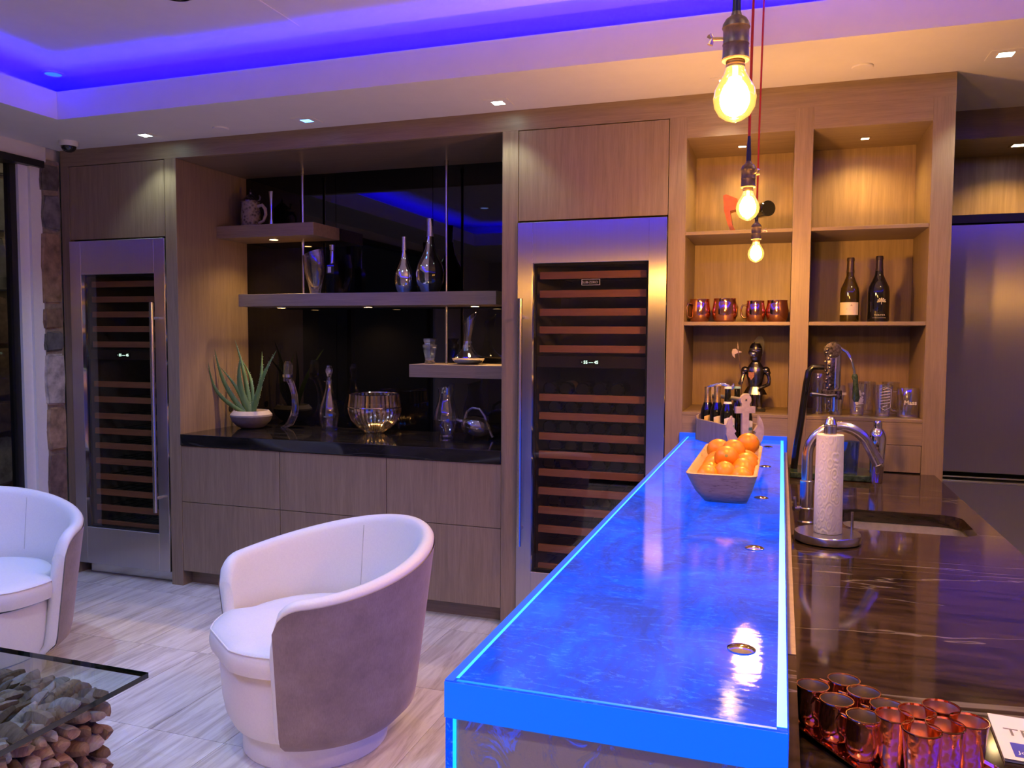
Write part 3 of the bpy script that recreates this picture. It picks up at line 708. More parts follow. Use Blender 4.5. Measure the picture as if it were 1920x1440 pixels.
put('clamp_handle', MB().tube([(.235, -.22, 1.262), (.19, -.222, 1.258), (.16, -.223, 1.262), (.125, -.224, 1.264), (.118, -.224, 1.264)], [.006, .008, .007, .0115, .006], 12), DKSTEEL, ck)
put('lever_arm', MB().tube([(.235, -.20, 1.462), (.262, -.20, 1.445), (.282, -.20, 1.41), (.292, -.20, 1.37), (.295, -.20, 1.345)], .0058, 12), CHROME, ck)
put('grip', MB().tube([(.295, -.20, 1.352), (.295, -.20, 1.340), (.298, -.20, 1.325), (.299, -.20, 1.30), (.302, -.20, 1.25), (.303, -.20, 1.235)], [.009, .013, .010, .0115, .0155, .009], 16), gm, ck)
put('worm', MB().tube([(.198+.005*cos(i*.9), -.19+.005*sin(i*.9), 1.28-i*.004) for i in range(24)], .0016, 6), CHROME, ck)
# cocktail shaker and mixing glass
sh = thing('cocktail_shaker', 'silver cocktail shaker on granite at the foot of the oak panel', 'shaker', (.381, -.285, .91))
put('cup', MB().lathe([(0, 0), (.024, 0), (.025, .004), (.032, .14), (.0325, .145)], 28, (.381, -.285, .9105)), CHROME, sh)
put('strainer', MB().lathe([(.0335, .145), (.034, .155), (.035, .185), (.030, .208), (.020, .222), (.0165, .225)], 28, (.381, -.285, .9105)), CHROME, sh)
put('cap', MB().lathe([(.0175, .224), (.0175, .248), (.014, .256), (0, .258)], 24, (.381, -.285, .9105)), CHROME, sh)
mg = thing('mixing_glass', 'clear mixing glass standing on the green corkscrew base', 'glass', (.283, -.25, .936))
put('glass_body', MB().lathe([(.0, 0), (.028, 0), (.036, .135), (.0345, .135), (.027, .008), (0, .008)], 28, (.283, -.25, .9365)), CRYSB, mg)  # blue tint stands in for blue light reflected in the clear glass

# ------------------------------------------------------------------ copper cups on a tray in front
ax = Vector((.60, -.80, 0)).normalized(); ay = Vector((.80, .60, 0))
tr = thing('serving_tray', 'rectangular copper tray with beaded rim under the small cups', 'tray', (.160, -2.645, .911), atan2(ax.y, ax.x))
m = MB(); L, Wd = .155, .082
m.box(-L, L, -Wd, Wd, .002, .004)
put('tray_floor', m, COPPERS, tr, rel=False, smooth=0)
m = MB(); pr = rrect(-L, L, -Wd, Wd, .012, 4)
lp = [[m.b.verts.new((x*(1+e/L), y*(1+e/Wd), z)) for x, y in pr] for e, z in ((0, .003), (.004, .010), (.010, .0115), (.010, .0095), (.004, .008))]
for A, B in zip(lp, lp[1:]):
    for i in range(len(A)): j = (i+1) % len(A); m.b.faces.new((A[i], A[j], B[j], B[i]))
put('rim', m, COPPERS, tr, rel=False)
m = MB()
for i in range(60):
    t_ = i/60*4; s_ = int(t_); f = t_-s_
    p = [(-L+2*L*f, -Wd-.008), (L+.008, -Wd+2*Wd*f), (L-2*L*f, Wd+.008), (-L-.008, Wd-2*Wd*f)][s_]
    m.ball((p[0], p[1], .0115), .0022, 6, 4)
put('beading', m, COPPERS, tr, rel=False)
def small_mug(label, loc, rz):
    t = thing('copper_mug', label, 'mug', loc, rz, 'small copper mugs on the tray')
    o = [(0, 0), (.017, 0), (.0215, .006), (.0245, .02), (.0245, .032), (.0225, .05), (.0222, .056), (.0232, .058)]
    put('cup_body', MB().lathe(o, 28), COPPER, t, rel=False)
    put('rim', MB().lathe([(.0222, .0565), (.0238, .0565), (.0243, .058), (.0238, .0595), (.0226, .0595), (.0222, .0565)], 28), COPPERS, t, rel=False)
    put('lining', MB().lathe([(.0225, .058), (.0212, .055), (.0225, .035), (.020, .012), (0, .008)], 28), NICKEL, t, rel=False)
    put('handle', MB().tube([(.022, 0, .048), (.034, 0, .050), (.040, 0, .038), (.036, 0, .022), (.024, 0, .014)], .0028, 8), COPPERS, t, rel=False)
    return t
TUMC = copper('hammered_gold_copper', (.97, .58, .40), .16, .35)
def tumbler(label, loc):
    t = thing('copper_tumbler', label, 'cup', loc, 0, 'small copper tumblers on the tray')
    put('cup_body', MB().lathe([(0, 0), (.0175, 0), (.0185, .003), (.0235, .068), (.0242, .070)], 28), TUMC, t, rel=False)
    put('rim', MB().lathe([(.0230, .0685), (.0246, .0685), (.0250, .070), (.0246, .0712), (.0234, .0712), (.0230, .0685)], 28), COPPERS, t, rel=False)
    put('lining', MB().lathe([(.0242, .070), (.0226, .068), (.0175, .006), (0, .005)], 28), plain('copper_inside', (.78, .40, .24), .3, 1.0) if 'copper_inside' not in MATS else MATS['copper_inside'], t, rel=False)
    return t
ZT = .9155
mp = [((.057, -2.599), 'nearest the bar in the left row of mugs'), ((.103, -2.561), 'farthest back on the tray, in the right row'), ((.128, -2.598), 'in the middle of the right row of mugs'),
      ((.088, -2.640), 'in the middle of the left row of mugs'), ((.156, -2.635), 'at the front of the right row of mugs'), ((.121, -2.682), 'at the front of the left row of mugs, touching the tumblers')]
m0 = None
for i, ((x, y), lb) in enumerate(mp):
    lab = 'small dark-lined copper mug '+lb
    if m0 is None: m0 = small_mug(lab, (x, y, ZT), 2.6)
    else: dup(m0, (x, y, ZT), 2.6 if i in (0, 3, 5) else 2.9, lab)
tp = [((.158, -2.692), 'nearest to the mugs, back left of the tumblers'), ((.190, -2.668), 'in the middle of the back row'), ((.224, -2.642), 'at the back right, next to the brochure side'),
      ((.187, -2.724), 'at the front left of the tumblers'), ((.219, -2.700), 'in the middle of the front row'), ((.252, -2.676), 'at the front right corner beside the brochure')]
m0 = None
for (x, y), lb in tp:
    lab = 'tall hammered copper tumbler '+lb
    if m0 is None: m0 = tumbler(lab, (x, y, ZT))
    else: dup(m0, (x, y, ZT), 0, lab)
# brochure
br = thing('brochure', 'white brochure with thin grey letters and a blue box beside the tumblers', 'brochure', (.315, -2.545, .911), radians(-4))
paper = plain('white_paper', (.75, .73, .72), .5, nvar=.01)
put('pages', MB().box(-.0, .21, -.075, .07, 0, .004), paper, br, rel=False, smooth=0)
put('cover', MB().box(-.001, .212, -.076, .071, .0042, .0048), paper, br, rel=False, smooth=0)
put('blue_box', MB().box(.014, .20, -.066, -.022, .0049, .0051), plain('brochure_blue', (.05, .06, .42), .5), br, rel=False, smooth=0)
gt = plain('grey_ink', (.18, .17, .17), .6); wi = plain('white_ink', (.85, .85, .85), .6)
o = text('lettering', 'TDI', .034, gt, br, (0, 0, 0), rot=(0, 0, 0), ext=.00005, align='LEFT'); o.location = (.012, .012, .0051)
o = text('lettering', 'Jou', .013, wi, br, (0, 0, 0), rot=(0, 0, 0), ext=.00005, align='LEFT'); o.location = (.020, -.052, .0054)

# ------------------------------------------------------------------ wooden trough with oranges
tb = thing('wooden_bowl', 'long carved wooden trough bowl of oranges on the blue bar', 'bowl', (-.15, -1.26, 1.034))
def trough(x0, x1, y0, y1, z0, fl, fy, h, r_):
    out = []
    for e, z in fl:
        out.append((x0-e, x1+e, y0-fy(e), y1+fy(e), z))
    return out
m = MB(); lp = []
for (x0, x1, y0, y1, z, r_) in ((-.190, -.093, -1.545, -.99, 1.0345, .02), (-.200, -.083, -1.565, -.975, 1.038, .022), (-.225, -.070, -1.585, -.955, 1.07, .025), (-.243, -.059, -1.60, -.935, 1.108, .026), (-.249, -.055, -1.607, -.93, 1.122, .026), (-.246, -.058, -1.603, -.934, 1.1245, .024),
                                (-.239, -.066, -1.593, -.945, 1.122, .022), (-.218, -.078, -1.572, -.965, 1.075, .02), (-.195, -.09, -1.55, -.98, 1.048, .02)):
    lp.append([m.b.verts.new((x, y, z)) for x, y in rrect(x0, x1, y0, y1, r_, 5)])
for A, B in zip(lp, lp[1:]):
    for i in range(len(A)): j = (i+1) % len(A); m.b.faces.new((A[i], A[j], B[j], B[i]))
m.b.faces.new(lp[0][::-1]); m.b.faces.new(lp[-1])
tw_ = NT('pale_carved_wood'); v = tw_.coord('obj', (3, 1.5, 14)); f = tw_.noise(v, 6, 6, .6, 2.2)
tw_.col(tw_.ramp(f, [(.30, (.20, .115, .06)), (.42, (.48, .31, .17)), (.7, (.58, .40, .24))])); tw_.set(Roughness=.5)
put('trough', m, tw_.m, tb, smooth=50)
on = NT('orange_peel'); f = on.noise(on.coord('obj'), 18, 3); g = on.noise(on.coord('obj'), 260, 2)
on.col(on.ramp(f, [(.35, (.74, .22, .008)), (.62, (.82, .31, .015)), (.78, (.52, .30, .02))])); on.set(Roughness=.35); on.bump(g, .25, .0008)
stem = plain('orange_navel', (.30, .26, .06), .7)
def orange(label, loc, r=(.036, .036, .037), rot=(0, 0, 0)):
    t = thing('orange', label, 'orange', loc, 0, 'oranges in the wooden trough'); t.rotation_euler = rot
    put('fruit', MB().ball((0, 0, 0), r, 24, 16), on.m, t, rel=False)
    put('navel', MB().lathe([(.0045, 0), (.005, .001), (.003, .0015), (0, .001)], 10, (0, 0, r[2]-.0008)), stem, t, rel=False)
    return t
ors = [(-.148, -1.43, 1.150, 'on top of the pile, nearest, with its navel showing', (1.25, .15, 0)), (-.133, -1.34, 1.158, 'second on top, just behind the one with the navel', (.5, .2, 0)),
       (-.188, -1.20, 1.142, 'at the back left of the pile', (1.4, 0, 1)), (-.098, -1.16, 1.160, 'highest at the back right of the pile', (.3, 1, 0)),
       (-.193, -1.53, 1.098, 'lying lowest at the front left corner', (1.5, 0, .7)), (-.100, -1.53, 1.098, 'lying lowest at the front right corner', (1.5, 0, -.8)), (-.147, -1.51, 1.108, 'at the front centre under the top orange', (1.5, 0, 0)),
       (-.100, -1.455, 1.114, 'on the right side, second from the front', (1, 0, 0)), (-.192, -1.46, 1.104, 'on the left side, second from the front', (.4, 0, 0)), (-.188, -1.385, 1.112, 'on the left side, third from the front', (.2, 1, 0)),
       (-.185, -1.30, 1.115, 'on the left side, fourth from the front', (.9, 1, 0)), (-.095, -1.375, 1.125, 'on the right side, third from the front', (1.9, 1, 0)), (-.098, -1.27, 1.12, 'on the right side under the highest orange', (.9, 2, 0))]
for x, y, z, lb, ro in ors:
    orange('orange '+lb, (x, y, z-.004), (.036, .036, .0375) if z > 1.12 else (.035, .044, .034), ro)

# ------------------------------------------------------------------ bottle caddy with an anchor end
dirL = Vector((.51, -.86, 0)).normalized(); dirW = Vector((.86, .51, 0))
cad = thing('bottle_caddy', 'grey wooden bottle carrier with an anchor shaped end on the bar', 'caddy', (-.214, -.385, 1.034), atan2(dirW.y, dirW.x))
# local: x along width (0..0.165), y away from camera (0..0.30)
CWd, CL = .165, .30
cwood = wood('weathered_grey_wood', (.30, .23, .22), (.42, .34, .33), 'z', .7)
put('side_board', MB().box(0, .008, .006, CL, .002, .10, .001), cwood, cad, rel=False, smooth=0)
put('side_board', MB().box(CWd-.008, CWd, .006, CL, .002, .10, .001), cwood, cad, rel=False, smooth=0)
put('floor_board', MB().box(.008, CWd-.008, .006, CL, .002, .010), cwood, cad, rel=False, smooth=0)
# anchor: shank + ring + stock + curved arms, cut from one board
def anchor_outline():
    c = CWd/2; P = []
    P += [(c-.014, .055), (c-.016, .15)]
    P += [(c-.044, .150), (c-.044, .178), (c-.019, .178), (c-.017, .19)]
    for i in range(11): a = radians(215-250*i/10); P.append((c+.025*cos(a), .207+.025*sin(a)))
    P += [(c+.017, .19), (c+.019, .178), (c+.044, .178), (c+.044, .150), (c+.016, .15), (c+.014, .055)]
    # right arm, inner edge up to the fluke, then outer edge down
    P += [(c+.022, .040), (c+.036, .045), (c+.050, .066), (c+.042, .074), (c+.058, .098), (c+.062, .140), (c+.076, .120), (c+.086, .09), (c+.087, .06), (c+.078, .030), (c+.060, .008), (c+.055, .0)]
    P += [(c-.055, .0), (c-.060, .008), (c-.078, .030), (c-.087, .06), (c-.086, .09), (c-.076, .120), (c-.062, .140), (c-.058, .098), (c-.042, .074), (c-.050, .066), (c-.036, .045), (c-.022, .040)]
    return P
put('anchor_board', MB().prism(anchor_outline(), 'Y', -.010, .004), plain('anchor_grey_wood', (.40, .32, .33), .6, nscale=30, nvar=.2), cad, rel=False, smooth=0)
m = MB().prism([(0, .002), (CWd, .002), (CWd, .11), (CWd*.62, .15), (CWd*.60, .245), (CWd*.40, .245), (CWd*.38, .15), (0, .11)], 'Y', CL-.008, CL)
put('end_board', m, cwood, cad, rel=False, smooth=0)
put('dowel', MB().tube([(CWd/2, .004, .205), (CWd/2, CL-.008, .205)], .009, 12), plain('grey_dowel', (.25, .24, .21), .6), cad, rel=False)
put('peg', MB().lathe([(.004, 0), (.004, .002), (0, .003)], 10).xf(Matrix.Translation((CWd/2, -.010, .207)) @ Matrix.Rotation(pi/2, 4, 'X')), STEEL2, cad, rel=False)
gold = plain('gold_foil', (.75, .52, .22), .35, 1.0, nscale=120, nvar=.2, bumpy=.3)
def beer(label, u, v, cap, neck, lab, z=1.0):
    base = Vector((-.214, -.385, 1.045))+dirW*u-dirL*v
    t = thing('beer_bottle', label, 'bottle', base, atan2(dirW.y, dirW.x), 'dark beer bottles in the wooden carrier')
    h = .235*z
    put('glass_body', MB().lathe([(0, 0), (.029, 0), (.0305, .004), (.0305, h*.50), (.028, h*.58), (.016, h*.72), (.013, h*.82), (.0125, h*.95), (.0135, h*.96), (.0135, h*.98), (0, h*.98)], 24), BOTG, t, rel=False)
    if neck is gold:
        put('foil', MB().lathe([(.0175, h*.70), (.0145, h*.82), (.0140, h*.95), (.0155, h*.965), (.0150, h*1.0), (0, h*1.01)], 20), gold, t, rel=False)
    else:
        put('crown_cap', MB().lathe([(.0155, h*.955), (.0145, h*.985), (.012, h*.99), (0, h*.99)], 20, fn=lambda a, z: 1+.04*cos(a*18)), plain('cap_'+cap[0], cap[1], .35), t, rel=False)
        if neck: put('neck_label', MB().lathe([(.0225, h*.63), (.0155, h*.735)], 20), neck, t, rel=False)
    if lab:
        m = MB(); n = 10; A = []; B = []
        for i in range(n+1):
            a = -pi/2-.9+1.8*i/n; A.append(m.b.verts.new((.0312*cos(a), .0312*sin(a), h*.14))); B.append(m.b.verts.new((.0312*cos(a), .0312*sin(a), h*(.44+.03*sin(pi*i/n)))))
        for i in range(n): m.b.faces.new((A[i], A[i+1], B[i+1], B[i]))
        l = put('paper_label', m, lab[0], t, rel=False)
        m = MB(); A = []; B = []
        for i in range(n+1):
            a = -pi/2-.7+1.4*i/n; A.append(m.b.verts.new((.0315*cos(a), .0315*sin(a), h*.27))); B.append(m.b.verts.new((.0315*cos(a), .0315*sin(a), h*.33)))
        for i in range(n): m.b.faces.new((A[i], A[i+1], B[i+1], B[i]))
        put('label_band', m, lab[1], l, rel=False)
    return t
cream = plain('cream_paper', (.70, .64, .52), .6); yel = plain('yellow_paper', (.75, .55, .22), .6); wp = plain('white_label_paper', (.72, .70, .72), .6)
redi = plain('red_print', (.45, .08, .06), .6); blui = plain('teal_print', (.12, .30, .36), .6); brn = plain('brown_print', (.25, .12, .05), .6)
beer('gold foil beer bottle with yellow label at the far left of the carrier', .036, .255, None, gold, (yel, brn))
beer('gold foil beer bottle with cream label, right of the other gold one', .040, .17, None, gold, (cream, redi), 1.04)
beer('white capped beer bottle with white neck label in the carrier', .042, .075, ('white', (.75, .72, .68)), wp, (wp, blui), 1.06)
beer('red capped dark beer bottle behind the anchor', .125, .235, ('red', (.55, .12, .07)), None, None, 1.02)
beer('blue capped dark beer bottle behind the anchor at right', .128, .155, ('blue', (.22, .42, .50)), None, None, 1.04)
beer('lower dark beer bottle right behind the anchor shank', .124, .07, ('grey', (.42, .42, .42)), wp, (wp, blui), .93)
so = thing('bottle_opener', 'curved silver bottle opener lying across the bottle tops', 'bottle opener', (-.24, -.22, 1.29))
put('handle', MB().tube([(-.31, -.20, 1.283), (-.29, -.205, 1.290), (-.265, -.21, 1.296), (-.24, -.215, 1.297), (-.215, -.22, 1.290)], [.003, .006, .0075, .008, .006], 12), SILVER, so)
put('jaw', MB().tube([(-.225, -.22, 1.287), (-.205, -.222, 1.283), (-.195, -.224, 1.293), (-.198, -.224, 1.302)], [.008, .010, .007, .003], 12), SILVER, so)

# ------------------------------------------------------------------ hanging bulbs
redc = plain('red_fabric_cord', (.50, .03, .02), .7)
brz = plain('aged_bronze_socket', (.14, .10, .08), .45, .6, nscale=60, nvar=.4, bumpy=.1)
def pendant(label, x, y, cordpts, knob, e, z=1.85):
    t = thing('pendant_bulb', label, 'hanging light', (x, y, z), 0, 'three bare bulbs over the bar')
    put('bulb_glass', MB().lathe([(0, -.0345), (.003, -.034), (.012, -.031), (.022, -.0245), (.0290, -.013), (.0312, 0), (.0290, .012), (.0225, .024), (.0165, .034), (.0135, .043), (.0128, .050)], 28, (x, y, z)), BULBG, t)
    m = MB()
    for i in range(8):
        a = 2*pi*i/8; a2 = a+pi/8
        m.tube([(x+.007*cos(a), y+.007*sin(a), z+.030), (x+.0125*cos(a), y+.0125*sin(a), z-.018), (x+.0125*cos(a2), y+.0125*sin(a2), z-.018), (x+.007*cos(a2), y+.007*sin(a2), z+.030)], .0026, 6)
    put('filament', m, HOT, t)
    m = MB(); m.lathe([(.004, .046), (.0045, .02), (.007, .012), (.003, -.005), (0, -.008)], 12, (x, y, z)); put('stem', m, emit('glowing_stem', (1, .6, .2), 20, (1, 1, 1)) if 'glowing_stem' not in MATS else MATS['glowing_stem'], t)
    put('screw_base', MB().lathe([(.0135, .044), (.0140, .047), (.0130, .049), (.0140, .052), (.0130, .054), (.0140, .057)], 24, (x, y, z)), plain('brass_thread', (.8, .6, .3), .3, 1.0) if 'brass_thread' not in MATS else MATS['brass_thread'], t)
    put('socket', MB().lathe([(.0190, .054), (.0200, .056), (.0188, .060), (.0184, .075), (.0192, .077), (.0184, .079), (.0184, .098), (.0200, .101), (.0190, .106), (.0150, .113), (.0080, .118), (.0070, .122), (.0062, .124)], 28, (x, y, z), cap0=True), brz, t)
    put('cord_grip', MB().tube([(x, y, z+.120), (x, y, z+.150), (x, y, z+.19)], [.0065, .0060, .0038], 14), BLACKM, t)
    put('cord', MB().tube(cordpts, .0036, 8), redc, t)
    kx, ky = knob
    m = MB().tube([(x+kx*.018, y+ky*.018, z+.088), (x+kx*.034, y+ky*.034, z+.090)], .0028, 8)
    pxv = Vector((-ky, kx, 0))
    m.tube([Vector((x+kx*.037, y+ky*.037, z+.082)), Vector((x+kx*.034, y+ky*.034, z+.090)), Vector((x+kx*.038, y+ky*.038, z+.096))], [.0045, .0028, .0045], 8)
    put('switch_key', m, plain('brass_key', (.65, .5, .3), .3, 1.0) if 'brass_key' not in MATS else MATS['brass_key'], t)
    l = lamp('POINT', 'bulb_lamp', (x, y, z), (1.0, .53, .15), e*ROOM, .03)
    return t
pendant('nearest and largest looking hanging bulb, top right of centre', -.074, -2.638, [(-.074, -2.638, 2.03), (-.073, -2.638, 2.4), (-.072, -2.638, ZC)], (-1, .1), 62)
pendant('middle bare glowing bulb on a red cord over the bar', -.096, -1.605, [(-.096, -1.605, 2.03), (-.094, -1.605, 2.3), (-.090, -1.605, 2.6), (-.084, -1.605, ZC)], (.7, -.7), 80)
pendant('farthest, smallest looking hanging bulb over the far bar end', -.104, -.60, [(-.104, -.60, 2.01), (-.102, -.60, 2.3), (-.094, -.60, ZC)], (1, 0), 120, 1.828)

# ------------------------------------------------------------------ mugs and bottles in the right niches
def big_mug(label, x, y, r, h, rz, hd=True):
    t = thing('copper_mug', label, 'mug', (x, y, 1.5775), rz, 'copper mugs on the oak shelf')
    k = r/.055
    put('cup_body', MB().lathe([(0, 0), (.036*k, 0), (.046*k, .008), (.054*k, .035), (.0545*k, .058), (.050*k, h-.022), (.0475*k, h-.006), (.049*k, h)], 36), COPPERS, t, rel=False)
    put('lining', MB().lathe([(.049*k, h), (.0465*k, h-.003), (.050*k, .058), (.04*k, .012), (0, .008)], 36), NICKEL, t, rel=False)
    put('handle', MB().tube([(.050*k, 0, h-.022), (.070*k, 0, h-.020), (.080*k, 0, h-.040), (.076*k, 0, .032), (.066*k, 0, .022), (.052*k, 0, .022)], .0048, 10), plain('brass_handle', (.55, .36, .18), .25, 1.0) if 'brass_handle' not in MATS else MATS['brass_handle'], t, rel=False)
    return t
big_mug('leftmost round copper mug on the oak shelf, handle turned left', -.386, .16, .054, .112, 3.9)
big_mug('second copper mug from the left, the widest one', -.266, .15, .060, .114, .9)
big_mug('third copper mug, dark handle turned left', -.124, .15, .046, .102, 3.1)
big_mug('rightmost copper mug on the oak shelf', -.026, .16, .053, .104, 1.2)

def wine(label, x, y, z, mat, capm, r, h, sh=0):
    t = thing('wine_bottle', label, 'bottle', (x, y, z), 0, 'wine bottles standing in the niche')
    k = h/.30
    put('glass_body', MB().lathe([(0, .004), (r*.6, .001), (r*.92, 0), (r, .006), (r, .135*k), (r*.93, .160*k), (r*.62, .190*k), (r*.40, .215*k), (.0165, .24*k), (.0145, .27*k), (.0145, h-.004), (.0, h-.003)], 32), mat, t, rel=False)
    put('capsule', MB().lathe([(.0182, .232*k), (.0160, .25*k), (.0152, h-.018), (.0168, h-.016), (.0168, h-.006), (.0150, h), (0, h)], 24), capm, t, rel=False)
    return t
def wrap(t, mat, r, z0, z1, a0, a1, name='paper_label', n=12):
    m = MB(); A = []; B = []
    for i in range(n+1):
        a = a0+(a1-a0)*i/n; A.append(m.b.verts.new((r*cos(a), r*sin(a), z0))); B.append(m.b.verts.new((r*cos(a), r*sin(a), z1)))
    for i in range(n): m.b.faces.new((A[i], A[i+1], B[i+1], B[i]))
    return put(name, m, mat, t, rel=False)
blkcap = plain('black_foil_capsule', (.03, .02, .025), .3); olc = plain('brown_foil_capsule', (.10, .07, .05), .35, .5)
t = wine('olive wine bottle with wide cream label on the oak shelf', .295, .20, 1.5775, BOTO, olc, .042, .300)
l = wrap(t, plain('wine_label_cream', (.78, .72, .62), .6, nvar=.02), .0427, .034, .092, -pi/2-1.35, -pi/2+1.0)
text('label_print', 'C · · · · · ·', .010, plain('label_ink', (.40, .33, .27), .6), t, (.297, .156, 1.5775+.060))
text('label_print', '▲', .012, plain('label_ink2', (.45, .40, .33), .6), t, (.300, .156, 1.5775+.078))
t = wine('black wine bottle with silver leaf emblem and small lettering', .418, .20, 1.5775, BOTN, blkcap, .047, .305)
sp = plain('silver_print', (.62, .60, .60), .4)
m = MB()
for i in range(7):
    a = pi*(i/6); m.prism([(0, 0), (.017*cos(a)-.003*sin(a), .017*sin(a)+.003*cos(a)), (.019*cos(a), .019*sin(a)), (.017*cos(a)+.003*sin(a), .017*sin(a)-.003*cos(a))], 'Y', -.0002, .0002)
m.box(-.001, .001, -.0002, .0002, -.012, .0); m.xf(Matrix.Translation((.008, -.0478, .093)))
put('leaf_emblem', m, sp, t, rel=False, smooth=0)
text('label_print', 'MERCER', .0105, sp, t, (.420, .1515, 1.5775+.032), spacing=1.25)
m = MB().box(-.028, .028, -.0481, -.0477, .0195, .0205); put('label_line', m, sp, t, rel=False, smooth=0)
# bottle in curved orange holder, top of the left niche
bh = thing('bottle_holder', 'curved orange wooden cradle on the top shelf behind the bulb', 'bottle holder', (-.24, .20, 2.0))
m = MB().prism([(-.285, 2.186), (-.272, 2.192), (-.218, 2.168), (-.212, 2.120), (-.252, 2.112), (-.240, 2.045), (-.214, 2.0), (-.240, 2.0), (-.262, 2.048), (-.280, 2.115)], 'Y', .16, .24)
put('cradle', m, plain('orange_lacquered_wood', (.55, .13, .03), .3, nvar=.2), bh, smooth=0)
lb_ = thing('wine_bottle', 'dark wine bottle held sideways, its round base facing out on the top shelf', 'bottle', (-.075, .15, 2.115))
m = MB().lathe([(0, .004), (.033, 0), (.037, .004), (.037, .15), (.030, .18), (.0145, .215), (.0135, .27), (0, .27)], 28)
m.xf(Matrix.Rotation(radians(28), 4, 'Z') @ Matrix.Rotation(radians(-88), 4, 'X'))
put('glass_body', m, BOTG, lb_, rel=False)

# beer glasses on the bottom niche ledge
def glass(label, x, y, prof, thick=.0018, seg=32, name='pint_glass', mat=None):
    t = thing(name, label, 'glass', (x, y, 1.1505), 0, 'beer glasses in the niche')
    inner = [(max(0, r-thick-.0006), z if i else z+.006) for i, (r, z) in enumerate(prof[1:])][::-1]
    put('glass_body', MB().lathe([prof[0]]+prof[1:]+inner+[(0, prof[1][1]+.008)], seg), mat or TGLASS, t, rel=False)
    put('foot', MB().lathe([(0, .0005), (prof[1][0]*.96, .0005), (prof[1][0]*.96, .006), (0, .008)], seg), CRYS, t, rel=False)
    return t
GZ = 1.1505; et = plain('etched_white_print', (.62, .60, .57), .6); BOT_ = [(0, 0)]
glass('tall narrow beer glass half hidden by the corkscrew lever', .165, .12, [(0, 0), (.024, 0), (.026, .02), (.022, .05), (.027, .11), (.031, .16), (.026, .185), (.024, .19)], name='tall_beer_glass')
t = glass('tulip pint glass printed GUINNESS in the lower niche', .243, .10, [(0, 0), (.029, 0), (.028, .02), (.030, .05), (.037, .095), (.040, .11), (.0385, .137)])
text('print', 'GUINNESS', .0135, et, t, (.252, .0585, GZ+.100), bold=.0003)
t = glass('pint glass with frosted white picture print', .331, .10, [(0, 0), (.029, 0), (.030, .01), (.042, .148)])
m = MB()
for q in range(60):
    a = -pi/2+.2+random.uniform(-.55, .55); z = .055+random.random()*.062; r = .029+.013*z/.148+.0015; s_ = .0035+random.random()*.003
    c = Vector((r*cos(a), r*sin(a), z)); u = Vector((-sin(a), cos(a), 0)); vs = [m.b.verts.new(c+u*s_*cos(k*pi/3)+Vector((0, 0, s_*sin(k*pi/3)))) for k in range(6)]; m.b.faces.new(vs)
put('frosted_print', m, et, t, rel=False, smooth=0)
text('print', '· drink ·', .011, et, t, (.333, .062, GZ+.045))
t = glass('pint glass etched with a striped lozenge crest', .437, .09, [(0, 0), (.031, 0), (.032, .01), (.0435, .145)])
m = MB()
for q in range(7):
    z = .045+q*.013; w_ = .020 if 0 < q < 6 else .010
    m.prism([(-w_, z), (w_, z+.008), (w_, z+.011), (-w_, z+.003)], 'Y', -.0405-.0005*q, -.0400-.0005*q)
m.tube([(-.022, -.040, .045), (0, -.0395, .032), (.022, -.040, .045), (.024, -.0435, .125), (0, -.0445, .137), (-.024, -.0435, .125), (-.022, -.040, .045)], .0008, 4)
m.xf(Matrix.Translation((.006, 0, 0))); put('etched_crest', m, et, t, rel=False, smooth=0)
t = glass('straight beer mug with handle and gothic lettering, rightmost glass', .540, .10, [(0, 0), (.046, 0), (.047, .01), (.047, .13), (.046, .132)], name='beer_mug')
put('handle', MB().tube([(-.046, -.005, .115), (-.070, -.01, .115), (-.078, -.01, .09), (-.074, -.01, .045), (-.060, -.008, .028), (-.046, -.005, .03)], .006, 10), CRYS, t, rel=False)
text('print', 'Mass', .026, et, t, (.546, .0515, GZ+.068), bold=.0006)
for x, r, lb in ((.205, .033, 'plain pint glass in the back row behind the printed tulip glass'), (.385, .040, 'plain pint glass in the back row, left of the crest glass'), (.485, .040, 'plain glass in the back row left of the beer mug')):
    glass(lb, x, .24, [(0, 0), (r*.75, 0), (r*.77, .01), (r, .150)])

# armoured knight figurine
kn = thing('knight_figurine', 'dark armoured knight statuette holding a halberd in the niche', 'figurine', (-.118, .17, 1.151))
kx, ky, kz = -.118, .17, 1.151
put('base', MB().box(kx-.05, kx+.05, ky-.035, ky+.035, kz, kz+.012, .002), BLACKM, kn, smooth=0)
m = MB()
for s_ in (-1, 1):
    m.tube([(kx+s_*.020, ky-.02, kz+.018), (kx+s_*.019, ky, kz+.02), (kx+s_*.018, ky, kz+.06), (kx+s_*.019, ky-.003, kz+.085), (kx+s_*.018, ky, kz+.13)], [.008, .012, .0135, .0125, .017], 12)
put('leg_armour', m, DKSTEEL, kn)
def ell(a, z): return 1.0
put('breastplate', MB().lathe([(0, .128), (.030, .128), (.028, .150), (.033, .175), (.0385, .20), (.040, .222), (.033, .240), (.016, .250), (.013, .262)], 24, (kx, ky, kz), sy=.72), DKSTEEL, kn)
put('tasset_skirt', MB().lathe([(.048, .108), (.046, .112), (.038, .130), (.030, .145)], 24, (kx, ky, kz), sy=.75, fn=lambda a, z: 1+.06*cos(a*6)), DKSTEEL, kn)
HX = Matrix.Translation((kx, ky, kz+.262)) @ Matrix.Scale(1.38, 4) @ Matrix.Translation((-kx, -ky, -kz-.268))
m = MB().lathe([(.012, .250), (.018, .256), (.021, .272), (.023, .288), (.021, .302), (.014, .314), (0, .320)], 24, (kx, ky-.002, kz), sy=1.15).xf(HX)
put('helmet', m, DKSTEEL, kn)
m = MB(); 
vv = [(-.022, .292), (.022, .292), (.020, .270), (0, .256), (-.020, .270)]
